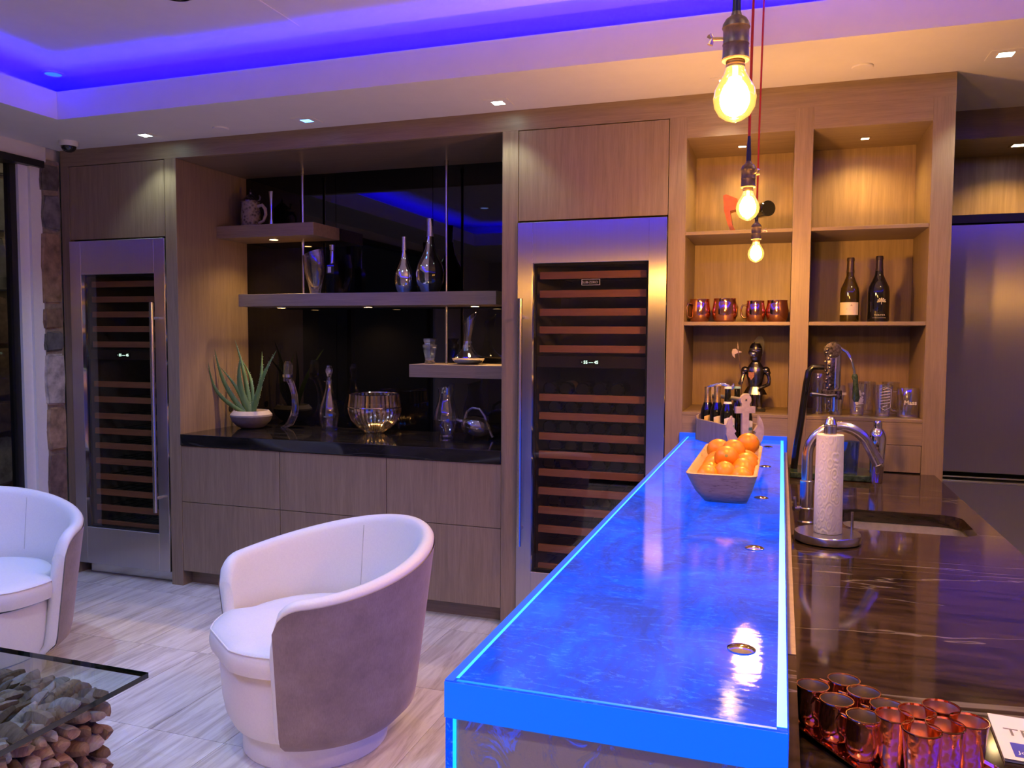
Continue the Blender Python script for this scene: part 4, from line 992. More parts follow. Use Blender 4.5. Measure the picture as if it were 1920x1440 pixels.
m.tube([(kx-.020, ky-.006, kz+.288), (kx-.006, ky-.034, kz+.282), (kx+.002, ky-.038, kz+.280), (kx+.018, ky-.012, kz+.288)], [.005, .010, .010, .005], 10)
m.tube([(kx-.002, ky-.030, kz+.280), (kx, ky-.022, kz+.262)], [.010, .008], 10)
m.xf(HX); put('visor', m, DKSTEEL, kn)
m = MB().prism([(kx-.024+.02, kz+.300), (kx-.020+.02, kz+.325), (kx-.006+.01, kz+.342), (kx+.012, kz+.340), (kx+.022, kz+.325), (kx+.026, kz+.300), (kx+.020, kz+.285), (kx+.010, kz+.305)], 'Y', ky-.006, ky+.006)
bmesh.ops.bevel(m.b, geom=list(m.b.edges), offset=.003, segments=2, affect='EDGES')
m.xf(Matrix.Translation((kx, ky, kz+.30)) @ Matrix.Scale(1.25, 4) @ Matrix.Translation((-kx, -ky, -kz-.300))); put('plume', m, BLACKM, kn)
put('pauldron', MB().ball((kx-.044, ky, kz+.225), (.017, .018, .017), 14, 10).ball((kx-.050, ky, kz+.212), (.013, .014, .014), 12, 8), DKSTEEL, kn)
put('pauldron', MB().ball((kx+.044, ky, kz+.225), (.017, .018, .017), 14, 10).ball((kx+.051, ky, kz+.212), (.013, .014, .014), 12, 8), DKSTEEL, kn)
put('arm', MB().tube([(kx-.050, ky, kz+.21), (kx-.055, ky-.008, kz+.185), (kx-.060, ky-.02, kz+.162), (kx-.062, ky-.032, kz+.162)], [.010, .009, .008, .009], 10), DKSTEEL, kn)
put('arm', MB().tube([(kx+.052, ky, kz+.21), (kx+.059, ky-.004, kz+.18), (kx+.056, ky-.010, kz+.158), (kx+.035, ky-.035, kz+.147), (kx+.018, ky-.042, kz+.140)], [.0085, .0075, .0085, .0085, .006], 10), PEWTER, kn)
m = MB().prism([(kx-.028, kz+.215), (kx-.004, kz+.215), (kx-.004, kz+.196), (kx-.016, kz+.178), (kx-.028, kz+.196)], 'Y', ky-.0330, ky-.0300)
put('crest_shield', m, plain('faded_red_crest', (.35, .14, .12), .5, nscale=300, nvar=.6), kn, smooth=0)
hb = MB().tube([(kx-.060, ky-.034, kz+.01), (kx-.0635, ky-.034, kz+.16), (kx-.078, ky-.034, kz+.275), (kx-.082, ky-.034, kz+.300)], .0024, 8)
put('halberd_pole', hb, plain('copper_pole', (.70, .45, .30), .3, 1.0), kn)
m = MB().prism([(kx-.083, kz+.298), (kx-.079, kz+.298), (kx-.084, kz+.336)], 'Y', ky-.036, ky-.032)
m.prism([(kx-.082, kz+.290), (kx-.092, kz+.300), (kx-.106, kz+.298), (kx-.110, kz+.282), (kx-.106, kz+.264), (kx-.094, kz+.254), (kx-.097, kz+.272), (kx-.080, kz+.280)], 'Y', ky-.035, ky-.033)
m.prism([(kx-.078, kz+.290), (kx-.062, kz+.284), (kx-.077, kz+.279)], 'Y', ky-.035, ky-.033)
put('halberd_blade', m, plain('pink_steel', (.75, .62, .56), .25, 1.0), kn, smooth=0)

# ------------------------------------------------------------------ ornaments in the alcove
S1, S2, S3, CZ = 2.1825, 1.7575, 1.3405, .9155
x, y, z = -3.213, .48, S1
st = thing('beer_stein', 'grey relief beer stein with pointed pewter lid on upper shelf', 'stein', (x, y, z))
stn = NT('stoneware_relief'); v = stn.node('ShaderNodeTexVoronoi', feature='F1'); v.inputs['Scale'].default_value = 55; stn.l.new(stn.coord('obj'), v.inputs[0])
stn.col(stn.ramp(v.outputs[0], [(.15, (.04, .03, .026)), (.6, (.24, .20, .17))])); stn.set(Roughness=.5); stn.bump(v.outputs[0], .9, .005)
put('body', MB().lathe([(0, 0), (.064, 0), (.065, .008), (.061, .012), (.060, .09), (.055, .148), (.057, .152), (.055, .162), (0, .162)], 32, (x, y, z)), stn.m, st)
put('lid', MB().lathe([(.058, .160), (.058, .168), (.048, .180), (.030, .194), (.018, .208), (.008, .212), (.010, .220), (.004, .228), (.003, .240), (0, .246)], 28, (x, y, z)), PEWTER, st)
put('thumb_lift', MB().tube([(x+.045, y, z+.168), (x+.068, y, z+.172), (x+.072, y, z+.192), (x+.064, y, z+.200)], [.004, .005, .006, .005], 8), PEWTER, st)
put('handle', MB().tube([(x+.055, y, z+.135), (x+.085, y, z+.140), (x+.108, y, z+.115), (x+.112, y, z+.08), (x+.095, y, z+.042), (x+.060, y, z+.028)], [.011, .011, .011, .010, .009, .009], 10), plain('grey_stoneware', (.40, .34, .32), .5, nvar=.2), st)
x, y = -3.062, .48
one('silver_sculpture', MB().lathe([(0, 0), (.022, 0), (.018, .012), (.008, .055), (.006, .10), (.009, .15), (.013, .20), (.016, .222), (0, .222)], 16, (x, y, z), sy=.5), SILVER, 'slim silver spear shaped ornament right of the stein', 'ornament', loc=(x, y, z))
# blue crystal vase
x, y, z = -2.748, .48, S2
vz = thing('crystal_vase', 'leaning clear crystal vase with blue core under the upper shelf', 'vase', (x, y, z))
m = MB().lathe([(0, 0), (.030, 0), (.034, .01), (.050, .07), (.066, .14), (.070, .20), (.066, .262), (.060, .262), (.060, .20), (.052, .13), (.02, .05), (0, .045)], 28, (x, y, z), sy=.7)
for v in m.b.verts:
    h = v.co.z-z; v.co.x += -.016*(h/.26)**2; v.co.z += (h/.26)**3*.022*((v.co.x-x)/.07)
put('vase_body', m, CRYS, vz)
put('blue_core', MB().lathe([(0, .05), (.012, .07), (.030, .15), (.034, .21), (.028, .24), (0, .245)], 20, (x-.012, y, z), sy=.4), plain('cobalt_glass', (.01, .01, .30), .06, spec=.6), vz)
x = -2.626
bt = thing('spirits_bottle', 'dark squared spirits bottle with silver label right of crystal vase', 'bottle', (x, y, z))
put('glass_body', MB().lathe([(0, 0), (.036, 0), (.037, .006), (.037, .16), (.030, .178), (.014, .19), (.0125, .22), (0, .22)], 4, (x, y, z)).xf(Matrix.Translation((x, y, 0)) @ Matrix.Rotation(pi/4, 4, 'Z') @ Matrix.Translation((-x, -y, 0))) , BOTG, bt, smooth=20)
put('neck', MB().lathe([(.014, .185), (.0125, .20), (.0125, .265), (.016, .268), (.016, .30), (0, .302)], 20, (x, y, z)), CHROME, bt)
put('label', MB().box(x-.016, x+.006, y-.0275, y-.0265, z+.13, z+.165), plain('silver_label', (.50, .50, .55), .4), bt, smooth=0)
for (x, r, h, lb) in ((-2.150, .060, .335, 'shorter silver teardrop vase on the long shelf'), (-1.981, .088, .435, 'taller silver and black teardrop vase beside the rod')):
    y = .50; k = r/.06; hh = h
    t = thing('teardrop_vase', lb, 'vase', (x, y, z), 0, 'pair of silver teardrop vases')
    pf = [(0, 0), (.030*k, 0), (.040*k, hh*.03), (.056*k, hh*.14), (.060*k, hh*.27), (.053*k, hh*.38), (.036*k, hh*.50), (.022*k, hh*.60), (.014*k, hh*.74), (.012*k, hh*.88), (.0135*k, hh*1.0), (.010*k, hh*1.0), (.009*k, hh*.9)]
    put('vase_body', MB().lathe(pf, 36, (x, y, z), sy=.85), SILVER, t)
    if k > 1.1:
        m = MB(); nn = len(pf)-2; R_ = []
        for (r_, z_) in pf[1:-2]:
            R_.append([m.b.verts.new((x+(r_+.0012)*cos(a), y+(r_+.0012)*sin(a)*.85, z+z_)) for a in [radians(-75+150*q/12) for q in range(13)]])
        for A, B in zip(R_, R_[1:]):
            for q in range(12): m.b.faces.new((A[q], A[q+1], B[q+1], B[q]))
        put('black_half', m, plain('black_glaze', (.01, .01, .012), .08, coat=.5), t)
    m = MB().lathe([(.0146*k, hh*.76), (.0128*k, hh*.88), (.0140*k, hh*1.001)], 24, (x, y, z), sy=.88); put('rough_neck', m, plain('crackled_silver', (.75, .75, .80), .35, 1.0, nscale=400, nvar=.5, bumpy=.8) if 'crackled_silver' not in MATS else MATS['crackled_silver'], t)
# lower shelf: small blue vase and tilted decanter
x, y, z = -1.975, .48, S3
t = thing('blue_crystal_vase', 'small faceted blue and clear crystal vase left of the rod', 'vase', (x, y, z))
put('vase_body', MB().lathe([(0, 0), (.034, 0), (.036, .010), (.030, .018), (.046, .09), (.048, .112), (.036, .118), (.042, .136), (.050, .148), (.044, .150), (.030, .125)], 6, (x, y, z)), CRYS, t, smooth=15)
put('blue_core', MB().lathe([(0, .02), (.026, .024), (.034, .11), (.024, .118), (.022, .150), (0, .152)], 6, (x, y, z)), realglass('blue_core_glass', (.42, .62, .85), .05, 1.5, .1), t, smooth=15)
x, y = -1.728, .48
t = thing('wine_decanter', 'glass decanter with slanted spout seated in a silver dish', 'decanter', (x, y, z))
m = MB().lathe([(0, .0), (.045, 0), (.075, .008), (.092, .026), (.098, .038), (.094, .039), (.086, .030), (.06, .016), (0, .010)], 36, (x, y, z))
put('dish', m, SILVER, t)
m = MB().lathe([(0, .018), (.060, .020), (.080, .032), (.078, .044), (.056, .064), (.036, .090), (.026, .12), (.0235, .15), (.026, .19), (.031, .23), (.036, .262)], 32, (x, y, z))
for v in m.b.verts:
    h = v.co.z-z
    if h > .15: k = (h-.15)/.11; v.co.x += .010*k*k; v.co.z += (v.co.x-x)*.85*k*k
    elif h > .06: v.co.x += -.006
put('glass_body', m, TGLASS, t)
rm = MB().tube([(x-.027+.004*0+.036*(1-cos(pi*i/12))+.0, y+.036*sin(pi*i/12)*(1 if 1 else 0), z+.232+.068*(i/12)) for i in range(13)], .0012, 5)
put('lip', rm, CRYS, t)
put('neck_ring', MB().lathe([(.0245, .125), (.026, .13), (.0245, .135)], 24, (x-.006, y, z)), CRYS, t)

# potted aloe
x, y, z = -3.185, .42, CZ
al_ = thing('potted_aloe', 'spiky green aloe in a shallow grey bowl on black counter', 'plant', (x, y, z))
put('pot', MB().lathe([(0, 0), (.060, 0), (.085, .012), (.118, .045), (.130, .078), (.127, .085)], 40, (x, y, z)), plain('grey_concrete', (.16, .14, .15), .8, nscale=30, nvar=.15, bumpy=.2), al_)
put('pot_rim', MB().lathe([(.128, .083), (.1285, .088), (.108, .112), (.100, .112), (.096, .100), (.09, .09), (0, .09)], 40, (x, y, z)), plain('pale_concrete', (.42, .37, .33), .8, nscale=30, nvar=.1), al_)
put('soil', MB().lathe([(.098, .098), (.05, .103), (0, .104)], 24, (x, y, z)), plain('soil', (.10, .06, .04), 1, nscale=200, nvar=.5, bumpy=.6), al_)
lf = NT('aloe_skin'); f = lf.noise(lf.coord('obj', (30, 30, 4)), 2, 4); lf.col(lf.ramp(f, [(.3, (.075, .17, .055)), (.7, (.17, .28, .085))])); lf.set(Roughness=.42)
tooth = plain('pale_aloe_teeth', (.55, .58, .40), .5)
leaves = [(-3.55, 1.415, .30, .021, -.05), (-3.52, 1.335, .24, .018, -.09), (-3.315, 1.47, .44, .022, .02), (-3.325, 1.36, .50, .017, .06), (-3.215, 1.375, .36, .030, -.05), (-3.128, 1.40, .46, .020, .03), (-2.965, 1.41, .38, .019, -.03), (-3.39, 1.30, .35, .017, .03)]
for i, (tx, tz, ty, w_, bend) in enumerate(leaves):
    bx = x+(tx-x)*.10; b0 = Vector((bx, y+(ty-y)*.2, z+.10)); tip = Vector((max(tx, NX0+.012), ty, tz)); n = 9
    m = MB(); rings = []; td = (tip-b0).normalized(); sd = Vector((0, 1, 0)).cross(td).normalized(); nd = td.cross(sd)
    te = MB()
    for k_ in range(n):
        f = k_/(n-1); c = b0.lerp(tip, f)+sd*bend*sin(pi*f)*.8; w2 = w_*(1-f**1.6)*(1 if f > .12 else .95)+.0008
        ring = [c-sd*w2, c-sd*w2*.5-nd*w2*.42, c-nd*w2*.5, c+sd*w2*.5-nd*w2*.42, c+sd*w2, c+nd*w2*.12]
        rings.append([m.b.verts.new(p) for p in ring])
        if 0 < k_ < n-1:
            for q in (0, .5):
                for s_ in (-1, 1):
                    cc = c+sd*s_*w2*.98+td*q*.03; te.prism([(0, 0), (.003, .0012), (0, .005)], 'Y', -.0005, .0005)
                    for v_ in te.b.verts[-6:] if False else list(te.b.verts)[-6:]: v_.co = cc+sd*s_*v_.co.x+td*v_.co.z+nd*v_.co.y
    for A, B in zip(rings, rings[1:]):
        for q in range(6): j = (q+1) % 6; m.b.faces.new((A[q], A[j], B[j], B[q]))
    m.b.faces.new(rings[0][::-1]); m.b.faces.new(rings[-1])
    L_ = put('leaf', m, lf.m, al_); put('leaf_teeth', te, tooth, L_, smooth=0)
# crystal tap-like sculpture
x, y, z = -2.935, .50, CZ
t = thing('crystal_sculpture', 'curved clear crystal sculpture with block head right of the aloe', 'sculpture', (x, y, z))
put('foot', MB().tube([(x-.085, y, z+.003), (x-.05, y, z+.010), (x-.015, y, z+.035), (x+.012, y, z+.085)], [.006, .016, .026, .026], 14, flat=.9), CRYS, t)
put('stem', MB().tube([(x+.012, y, z+.08), (x+.022, y, z+.14), (x+.018, y, z+.21), (x-.002, y, z+.275), (x-.018, y, z+.305)], [.026, .022, .020, .020, .022], 14), CRYS, t)
put('head', MB().tube([(x-.038, y, z+.295), (x-.030, y, z+.335), (x-.028, y, z+.40), (x-.028, y, z+.425)], [.024, .030, .030, .018], 8), CRYS, t, smooth=20)
put('silver_band', MB().lathe([(.033, 0), (.033, .016), (.030, .018), (.030, -.002)], 20, (x-.031, y, z+.325)), SILVER, t)
# stoppered decanter
x, y = -2.668, .50
t = thing('stoppered_decanter', 'slender glass decanter with tall stopper in the middle of the counter', 'decanter', (x, y, z))
put('glass_body', MB().lathe([(0, 0), (.046, 0), (.048, .008), (.060, .06), (.0645, .10), (.055, .155), (.036, .21), (.022, .26), (.020, .30), (.032, .302), (.032, .307), (.018, .309)], 28, (x, y, z), fn=lambda a, zz: 1+.03*cos(a*10)), TGLASS, t)
put('thick_base', MB().lathe([(0, .001), (.045, .001), (.048, .01), (.030, .022), (0, .018)], 24, (x, y, z)), CRYSB, t)
put('stopper', MB().lathe([(.014, .285), (.016, .31), (.012, .33), (.018, .35), (.023, .375), (.018, .388), (.0145, .392), (.016, .402), (0, .408)], 10, (x, y, z)), CRYS, t, smooth=20)
# ribbed bowl
x, y = -2.325, .45
t = thing('ribbed_glass_bowl', 'large ribbed amber and silver glass bowl on the counter', 'bowl', (x, y, z))
rb = NT('ribbed_lustre_glass'); rb.n.remove(rb.p)
tr_ = rb.node('ShaderNodeBsdfTransparent'); tr_.inputs[0].default_value = (.80, .70, .58, 1); gl_ = rb.node('ShaderNodeBsdfGlossy'); gl_.inputs[0].default_value = (.95, .85, .72, 1); gl_.inputs['Roughness'].default_value = .12
mx_ = rb.node('ShaderNodeMixShader'); mx_.inputs[0].default_value = .42; rb.l.new(tr_.outputs[0], mx_.inputs[1]); rb.l.new(gl_.outputs[0], mx_.inputs[2]); rb.l.new(mx_.outputs[0], rb.out.inputs[0])
rib = lambda a, zz: 1+.018*cos(a*36)
k = 1.0
pf = [(0, 0), (.045, 0), (.060, .008), (.100, .038), (.135, .078), (.154, .122), (.157, .150), (.155, .170), (.150, .205), (.147, .238)]
put('bowl_body', MB().lathe(pf, 144, (x, y, z), fn=rib), rb.m, t)
put('lip', MB().lathe([(.147, .236), (.149, .240), (.146, .241), (.144, .237)], 64, (x, y, z)), SILVER, t)
put('silver_band', MB().lathe([(.158, .158), (.1592, .161), (.158, .164)], 64, (x, y, z)), SILVER, t)
# jug with slanted lip
x, y = -1.842, .42
t = thing('glass_jug', 'clear glass jug with slanted lip at the right of the counter', 'jug', (x, y, z))
m = MB().lathe([(0, .004), (.040, 0), (.042, .008), (.040, .016), (.058, .05), (.073, .09), (.075, .115), (.066, .16), (.050, .205), (.042, .245), (.046, .285), (.052, .30)], 32, (x, y, z))
for v in m.b.verts:
    h = v.co.z-z
    if h > .25: v.co.z += (v.co.x-x)*.28*(h-.25)/.05
put('glass_body', m, TGLASS, t)
put('thick_base', MB().lathe([(0, .001), (.039, .001), (.041, .009), (.038, .016), (0, .012)], 28, (x, y, z)), CRYS, t)
# duck decanter
x, y = -1.660, .42
t = thing('duck_decanter', 'round clear glass decanter lying with a looped handle', 'decanter', (x, y, z))
m = MB().ball((0, 0, 0), (.092, .070, .066), 28, 18); m.xf(Matrix.Translation((x+.005, y, z+.069)) @ Matrix.Rotation(radians(8), 4, 'Y'))
put('glass_body', m, glassy('yellowish_clear_glass', (.88, .85, .62), 0.03, 2.2, base=.14), t)
put('loop_handle', MB().tube([(x-.070, y, z+.10), (x-.052, y, z+.155), (x-.018, y, z+.178), (x+.025, y, z+.172), (x+.055, y, z+.135), (x+.075, y, z+.08), (x+.095, y, z+.03), (x+.105, y, z+.012)], [.011, .009, .008, .008, .009, .010, .010, .012], 12), TGLASS, t)
put('spout', MB().tube([(x-.070, y, z+.095), (x-.10, y, z+.10), (x-.115, y, z+.105)], [.016, .013, .015], 14, cap=False), TGLASS, t)

# ------------------------------------------------------------------ swivel chairs
def chair(label, loc, rz, R0=.36, flare=.085, hb=.775, ha=.645, th=.056):
    t = thing('barrel_chair', label, 'chair', loc, rz, 'white leather swivel chairs')
    put('plinth', MB().lathe([(0, 0), (.262, 0), (.265, .004), (.265, .092), (.258, .098), (0, .098)], 64), LEATHER, t, rel=False)
    a0 = radians(50); N = 96; zb = .105
    def Ro(z):
        k = max(0, (z-zb)/(.77-zb)); r = R0+flare*k
        if z < zb+.07: q = 1-(z-zb)/.07; r -= .045*(1-sqrt(max(0, 1-q*q)))
        return r
    def rim(a):
        d = min(a-a0, 2*pi-a0-a); s_ = d*(R0+flare*.6)
        k = min(1, d/(pi-a0)); ks = k*k*(3-2*k)
        h = ha+(hb-ha)*ks
        rr = .095
        if s_ < rr: h -= rr-sqrt(max(0, rr*rr-(rr-s_)**2))
        return h
    m = MB(); cols = []; vel = []
    for i in range(N+1):
        f = i/N; f = .5-.5*cos(pi*f)*(.35)-.5*(1-2*f)*.65 if False else f
        a = a0+(2*pi-2*a0)*f; h = rim(a); col_ = []
        def P(r, z): return m.b.verts.new((r*cos(a), r*sin(a), z))
        nz = 10
        for j in range(nz+1):
            z = zb+(h-th*.5-zb)*j/nz; col_.append(P(Ro(z), z))
        rc = Ro(h)-th/2
        for j in range(1, 8):
            b = pi*j/8; col_.append(P(rc+th/2*cos(b), h-th/2+th/2*sin(b)))
        for j in range(6):
            z = h-th*.5-(h-th*.5-.34)*j/5; col_.append(P(Ro(max(z, .3))-th, z))
        cols.append(col_)
    for A, B in zip(cols, cols[1:]):
        for j in range(len(A)-1): m.b.faces.new((A[j], B[j], B[j+1], A[j+1]))
    # rounded front faces of the arms
    for c_, s_ in ((cols[0], 1), (cols[-1], -1)):
        pass
    m.b.verts.ensure_lookup_table()
    for c_, sgn in ((cols[0], -1), (cols[-1], 1)):
        a = a0 if sgn < 0 else 2*pi-a0; T = Vector((-sin(a), cos(a), 0))*sgn
        bulge = []
        for j in range(nz+1):
            p_ = c_[j].co; rr_ = Vector((p_.x, p_.y)).length
            bulge.append((p_.copy(), Vector((cos(a)*(rr_-th), sin(a)*(rr_-th), p_.z))))
        for j in range(1, 5): bulge.append((c_[nz+j].co.copy(), c_[nz+8-j].co.copy()))
        rows = []
        for (o_, ip) in bulge:
            row = []
            for q in range(7):
                g = q/6; w_ = (o_-ip).length
                row.append(m.b.verts.new(o_.lerp(ip, g)+T*sin(pi*g)*min(.026, w_*.45)*max(0, min(1, (c_[nz+4].co.z-o_.z)/.09))))
            rows.append(row)
        for A, B in zip(rows, rows[1:]):
            for q in range(6):
                try: m.b.faces.new((A[q], A[q+1], B[q+1], B[q]))
                except ValueError: pass
    put('shell', m, LEATHER, t, rel=False, smooth=60)
    # velvet outer skin
    m = MB(); cols = []
    for i in range(N+1):
        a = a0+.004+(2*pi-2*a0-.008)*i/N; h = rim(a)
        c_ = []
        for j in range(13):
            z = zb-.004+(h-th*.42-zb)*j/12; c_.append(m.b.verts.new(((Ro(max(z, zb))+.0045)*cos(a), (Ro(max(z, zb))+.0045)*sin(a), z)))
        cols.append(c_)
    for A, B in zip(cols, cols[1:]):
        for j in range(12): m.b.faces.new((A[j], B[j], B[j+1], A[j+1]))
    put('outer_cover', m, VELVET, t, rel=False, smooth=60)
    # body drum under the seat, cushion
    put('seat_base', MB().lathe([(0, .10), (.275, .10), (.300, .112), (.322, .16), (.333, .22), (.340, .33), (.335, .352), (0, .355)], 72), LEATHER, t, rel=False)
    m = MB(); prof = [(0, .358), (.90, .356), (.985, .366), (1.0, .392), (1.0, .415), (.985, .438), (.955, .449), (.80, .458), (.5, .466), (0, .468)]
    def cr_(a):
        aa = abs((a+pi) % (2*pi)-pi)
        if aa < radians(48): return min(.375, .355/max(.2, cos(aa)))*1.0
        if aa < radians(58): k = (aa-radians(48))/radians(10); return .375*(1-k)+.305*k
        return .305
    m.lathe(prof, 96, fn=lambda a, z: cr_(a)); put('seat_cushion', m, LEATHER, t, rel=False, smooth=50)
    m = MB(); pts = [((cr_(a)*.987)*cos(a), (cr_(a)*.987)*sin(a), .440) for a in [radians(-57+114*i/50) for i in range(51)]]
    m.tube(pts, .0028, 6); put('piping', m, LEATHER, t, rel=False)
    # seam inside the back
    m = MB()
    for s_ in (-1, 1):
        a = pi+s_*radians(38); h = rim(a)
        m.tube([((Ro(max(z, .3))-th-.0004)*cos(a), (Ro(max(z, .3))-th-.0004)*sin(a), z) for z in [.47+(h-th*.6-.47)*j/8 for j in range(9)]], .0016, 5)
    put('back_seam', m, plain('seam_thread', (.5, .5, .5), .6) if 'seam_thread' not in MATS else MATS['seam_thread'], t, rel=False)
    return t
c1 = chair('white leather barrel chair with taupe outside, nearest the bar', (-1.63, -1.31, .0), radians(233))
c2 = dup(c1, (-3.33, -1.34, 0), radians(325), 'white leather barrel chair cut off by the left picture edge')

# ------------------------------------------------------------------ coffee table of driftwood under glass
TZ = .402
ct = thing('coffee_table', 'glass topped coffee table on a block of stacked driftwood ends', 'table', (-2.55, -2.4, 0))
GX1, GY1 = -1.935, -1.822
m = MB().box(-3.2, GX1, -3.0, GY1, TZ-.019, TZ, .0015); put('glass_top', m, TABLEG, ct, smooth=0)
m = MB(); e = .0012
m.box(GX1-.0, GX1+e, -3.0, GY1, TZ-.018, TZ-.001).box(-3.2, GX1, GY1, GY1+e, TZ-.018, TZ-.001)
put('polished_edge', m, plain('dark_green_glass_edge', (.004, .018, .016), .08, coat=.4), ct, smooth=0)
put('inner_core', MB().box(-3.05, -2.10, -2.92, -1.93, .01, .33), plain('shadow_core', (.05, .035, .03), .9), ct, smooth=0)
DW = []
def dwmat(name, c0, c1):
    t = NT(name); oi = t.node('ShaderNodeObjectInfo'); f = t.noise(t.coord('obj', (20, 20, 90)), 1.2, 5, .6)
    a = t.ramp(f, [(.3, c0), (.7, c1)]); mr = t.node('ShaderNodeMapRange'); t.l.new(oi.outputs['Random'], mr.inputs[0]); mr.inputs[3].default_value = .65; mr.inputs[4].default_value = 1.3
    cc = t.node('ShaderNodeCombineColor')
    for i in range(3): t.l.new(mr.outputs[0], cc.inputs[i])
    t.col(t.mix(a, cc.outputs[0], 1.0, 'MULTIPLY')); t.set(Roughness=.85); t.bump(f, .4, .004); return t.m
dm = [dwmat('driftwood_tan', (.22, .13, .085), (.42, .29, .21)), dwmat('driftwood_grey', (.24, .19, .17), (.46, .38, .34)), dwmat('driftwood_brown', (.13, .075, .05), (.30, .19, .13))]
protos = []
rd = random.Random(5)
for k_ in range(9):
    m = MB(); L_ = rd.uniform(.075, .10); r_ = rd.uniform(.019, .026); n = 6; seg = 9; el = rd.uniform(.6, 1.0)
    ph1 = rd.random()*6
    rings = []
    for j in range(n):
        f = j/(n-1); rr = r_*(1+.16*sin(f*5+ph1))*(.78 if j in (0, n-1) else 1); off = Vector((.005*sin(f*3+ph1), .005*cos(f*4+ph1)))
        rings.append([m.b.verts.new((off.x+rr*cos(2*pi*q/seg)*(1+.14*sin(q*2.1+ph1)), off.y+rr*el*sin(2*pi*q/seg)*(1+.14*cos(q*1.7+ph1)), -L_/2+L_*f+(.012*cos(2*pi*q/seg+ph1) if j == n-1 else 0))) for q in range(seg)])
    for A, B in zip(rings, rings[1:]):
        for q in range(seg): j2 = (q+1) % seg; m.b.faces.new((A[q], A[j2], B[j2], B[q]))
    m.b.faces.new(rings[0][::-1])
    # hollowed or rounded end
    cc = sum((v.co for v in rings[-1]), Vector())/seg; hollow = k_ % 3 == 0
    r3 = [m.b.verts.new(v.co.lerp(cc, .45)+Vector((0, 0, -.012 if hollow else .006))) for v in rings[-1]]
    for q in range(seg): j2 = (q+1) % seg; m.b.faces.new((rings[-1][q], rings[-1][j2], r3[j2], r3[q]))
    m.b.faces.new(r3)
    o = put('driftwood_piece', m, dm[k_ % 3], ct, rel=False, smooth=50); protos.append(o); o.location = (.2, .2+.06*k_, .2)
cnt = [0]
ctl = Vector(ct.location)
def piece(p, d, sc=1.0, spin=0, th_=1.0):
    k_ = cnt[0] % 9; src = protos[k_]
    o = src if cnt[0] < 9 else src.copy()
    if cnt[0] >= 9: COL.objects.link(o)
    q = Vector(d).normalized().to_track_quat('Z', 'Y'); o.rotation_mode = 'QUATERNION'; o.rotation_quaternion = q @ Euler((0, 0, spin)).to_quaternion()
    o.scale = (sc*th_, sc*th_, sc*(1.15 if th_ < 1 else 1)); o.location = Vector(p)-ctl; cnt[0] += 1
# right face (ends point to +x)
rows = [.03, .075, .12, .165, .21, .255, .30, .345]
for zi, z in enumerate(rows):
    y = -1.90-(.022 if zi % 2 else 0)
    while y > -2.52:
        piece((-2.075+rd.uniform(-.012, .012), y+rd.uniform(-.006, .006), z+rd.uniform(-.005, .005)), (1, rd.uniform(-.3, .3), rd.uniform(-.3, .25)), rd.uniform(.9, 1.12), rd.random()*6); y -= .047
# back edge (ends point to +y), top layer leaning
for z in (.30, .345):
    xx = -2.14
    while xx > -2.95: piece((xx, -1.915, z), (rd.uniform(-.3, .3), 1, rd.uniform(-.2, .3)), 1, rd.random()*6); xx -= .05
yy = -1.96; ri = 0
while yy > -2.50 and cnt[0] < 296:
    xx = -2.07-(.025 if ri % 2 else 0)
    while xx > -2.92 and cnt[0] < 296:
        piece((xx+rd.uniform(-.01, .01), yy+rd.uniform(-.01, .01), .335+rd.uniform(-.006, .006)), (rd.uniform(.2, .9), rd.uniform(.3, .9), rd.uniform(.15, .75)), rd.uniform(.8, 1.0), rd.random()*6, .8); xx -= .056
    yy -= .056; ri += 1
m = MB()      # remaining ends of the block, too many to part
for i in range(22):
    for j in range(7):
        x0 = -3.03+i*.044; m.ball((x0, -2.94, .03+j*.046), (.022, .03, .022), 8, 5)
        if i < 11: m.ball((-2.10, -2.56-.034*i, .03+j*.046), (.03, .022, .022), 8, 5)
for i in range(17):
    for j in range(7): m.ball((-2.95+i*.053, -2.55-j*.055, .335), (.024, .03, .022), 8, 5)
o = put('driftwood_ends', m, dm[0], ct); o['kind'] = 'stuff'

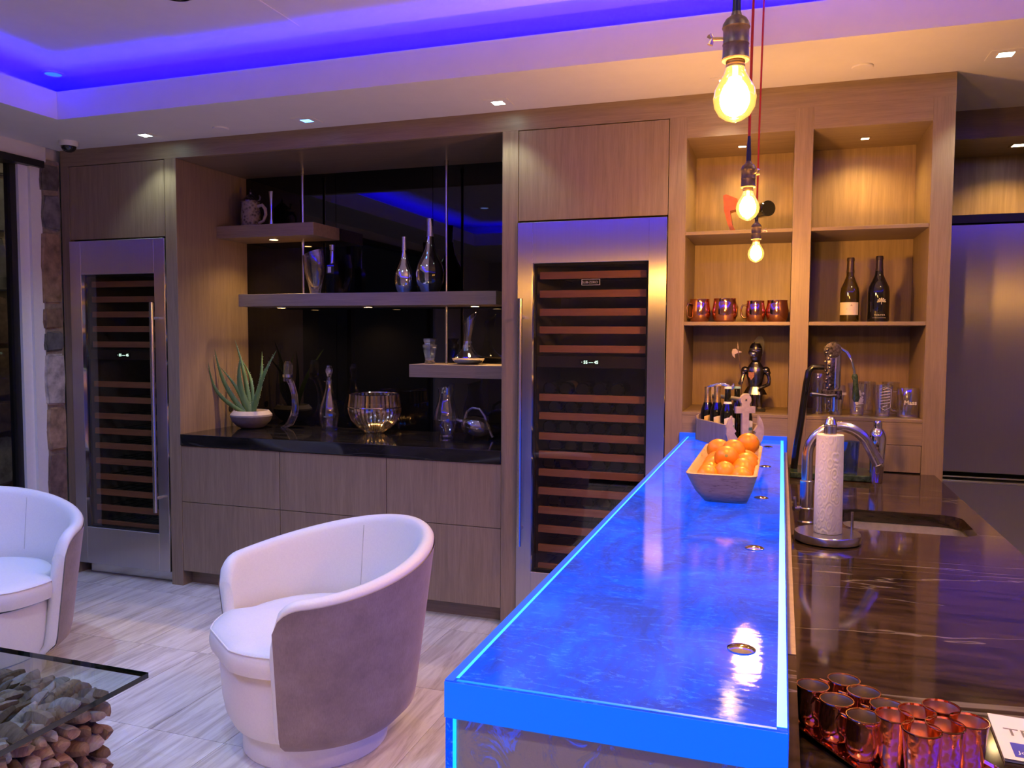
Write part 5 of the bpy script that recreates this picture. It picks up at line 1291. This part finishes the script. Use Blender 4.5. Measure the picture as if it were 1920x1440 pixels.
# ------------------------------------------------------------------ gas fire of the seating corner (seen mirrored in the wine fridges)
gf = thing('fire_trough', 'low stone gas fire seen mirrored in the wine fridge doors', 'fire', (-2.1, -3.2, 0))
put('stone_trough', MB().box(-2.6, -1.5, -3.40, -3.05, 0, .10, .004), GROUT, gf, smooth=0)
m = MB(); rf_ = random.Random(3)
for i in range(12):
    x0 = -2.35+i*.05; h = rf_.uniform(.08, .2)
    m.tube([(x0, -3.22, .10), (x0+rf_.uniform(-.01, .01), -3.22, .10+h*.4), (x0+rf_.uniform(-.02, .02), -3.22, .10+h)], [.012, .014, .001], 6)
put('flame', m, emit('flame', (1, .45, .06), 30, (1, .6, .2)), gf)
lamp('POINT', 'fire_lamp', (-2.1, -3.2, .25), (1, .45, .10), 3.0*ROOM, .06)
# knight proportions: lower, broader torso under the helmet
for ch in KIDS(kn):
    n = ch.name.split('.')[0]
    if n in ('breastplate', 'tasset_skirt', 'pauldron', 'arm', 'crest_shield'):
        for v in ch.data.vertices: v.co.x *= 1.10; v.co.y *= 1.08; v.co.z -= .028
    elif n == 'leg_armour':
        for v in ch.data.vertices: v.co.z = .012+(v.co.z-.012)*.78; v.co.x *= 1.1
for ch in KIDS(kn):
    if ch.name.split('.')[0] in ('visor', 'plume'): bpy.data.objects.remove(ch)
m = MB(); m.ball((-.010, -.024, .277), (.026, .026, .019), 16, 10, Euler((.35, .35, 0))); m.ball((0, -.030, .294), (.030, .010, .005), 14, 8, Euler((0, .12, 0)))
put('visor', m, plain('bright_visor_steel', (.42, .40, .42), .2, 1.0, nscale=60, nvar=.3), kn, rel=False)
put('eye_slit', MB().box(-.026, .024, -.0385, -.030, .2985, .3015), BLACKM, kn, rel=False, smooth=0)
m = MB().prism([(-.014, .322), (-.006, .342), (.004, .356), (.018, .362), (.031, .354), (.038, .335), (.039, .305), (.034, .275), (.028, .262), (.026, .300), (.018, .326), (.0, .334)], 'Y', -.010, .010)
bmesh.ops.bevel(m.b, geom=list(m.b.edges), offset=.003, segments=2, affect='EDGES')
put('plume', m, BLACKM, kn, rel=False)
put('gorget', MB().lathe([(.036, .212), (.030, .222), (.020, .236), (.019, .250)], 20, sy=.8), DKSTEEL, kn, rel=False)
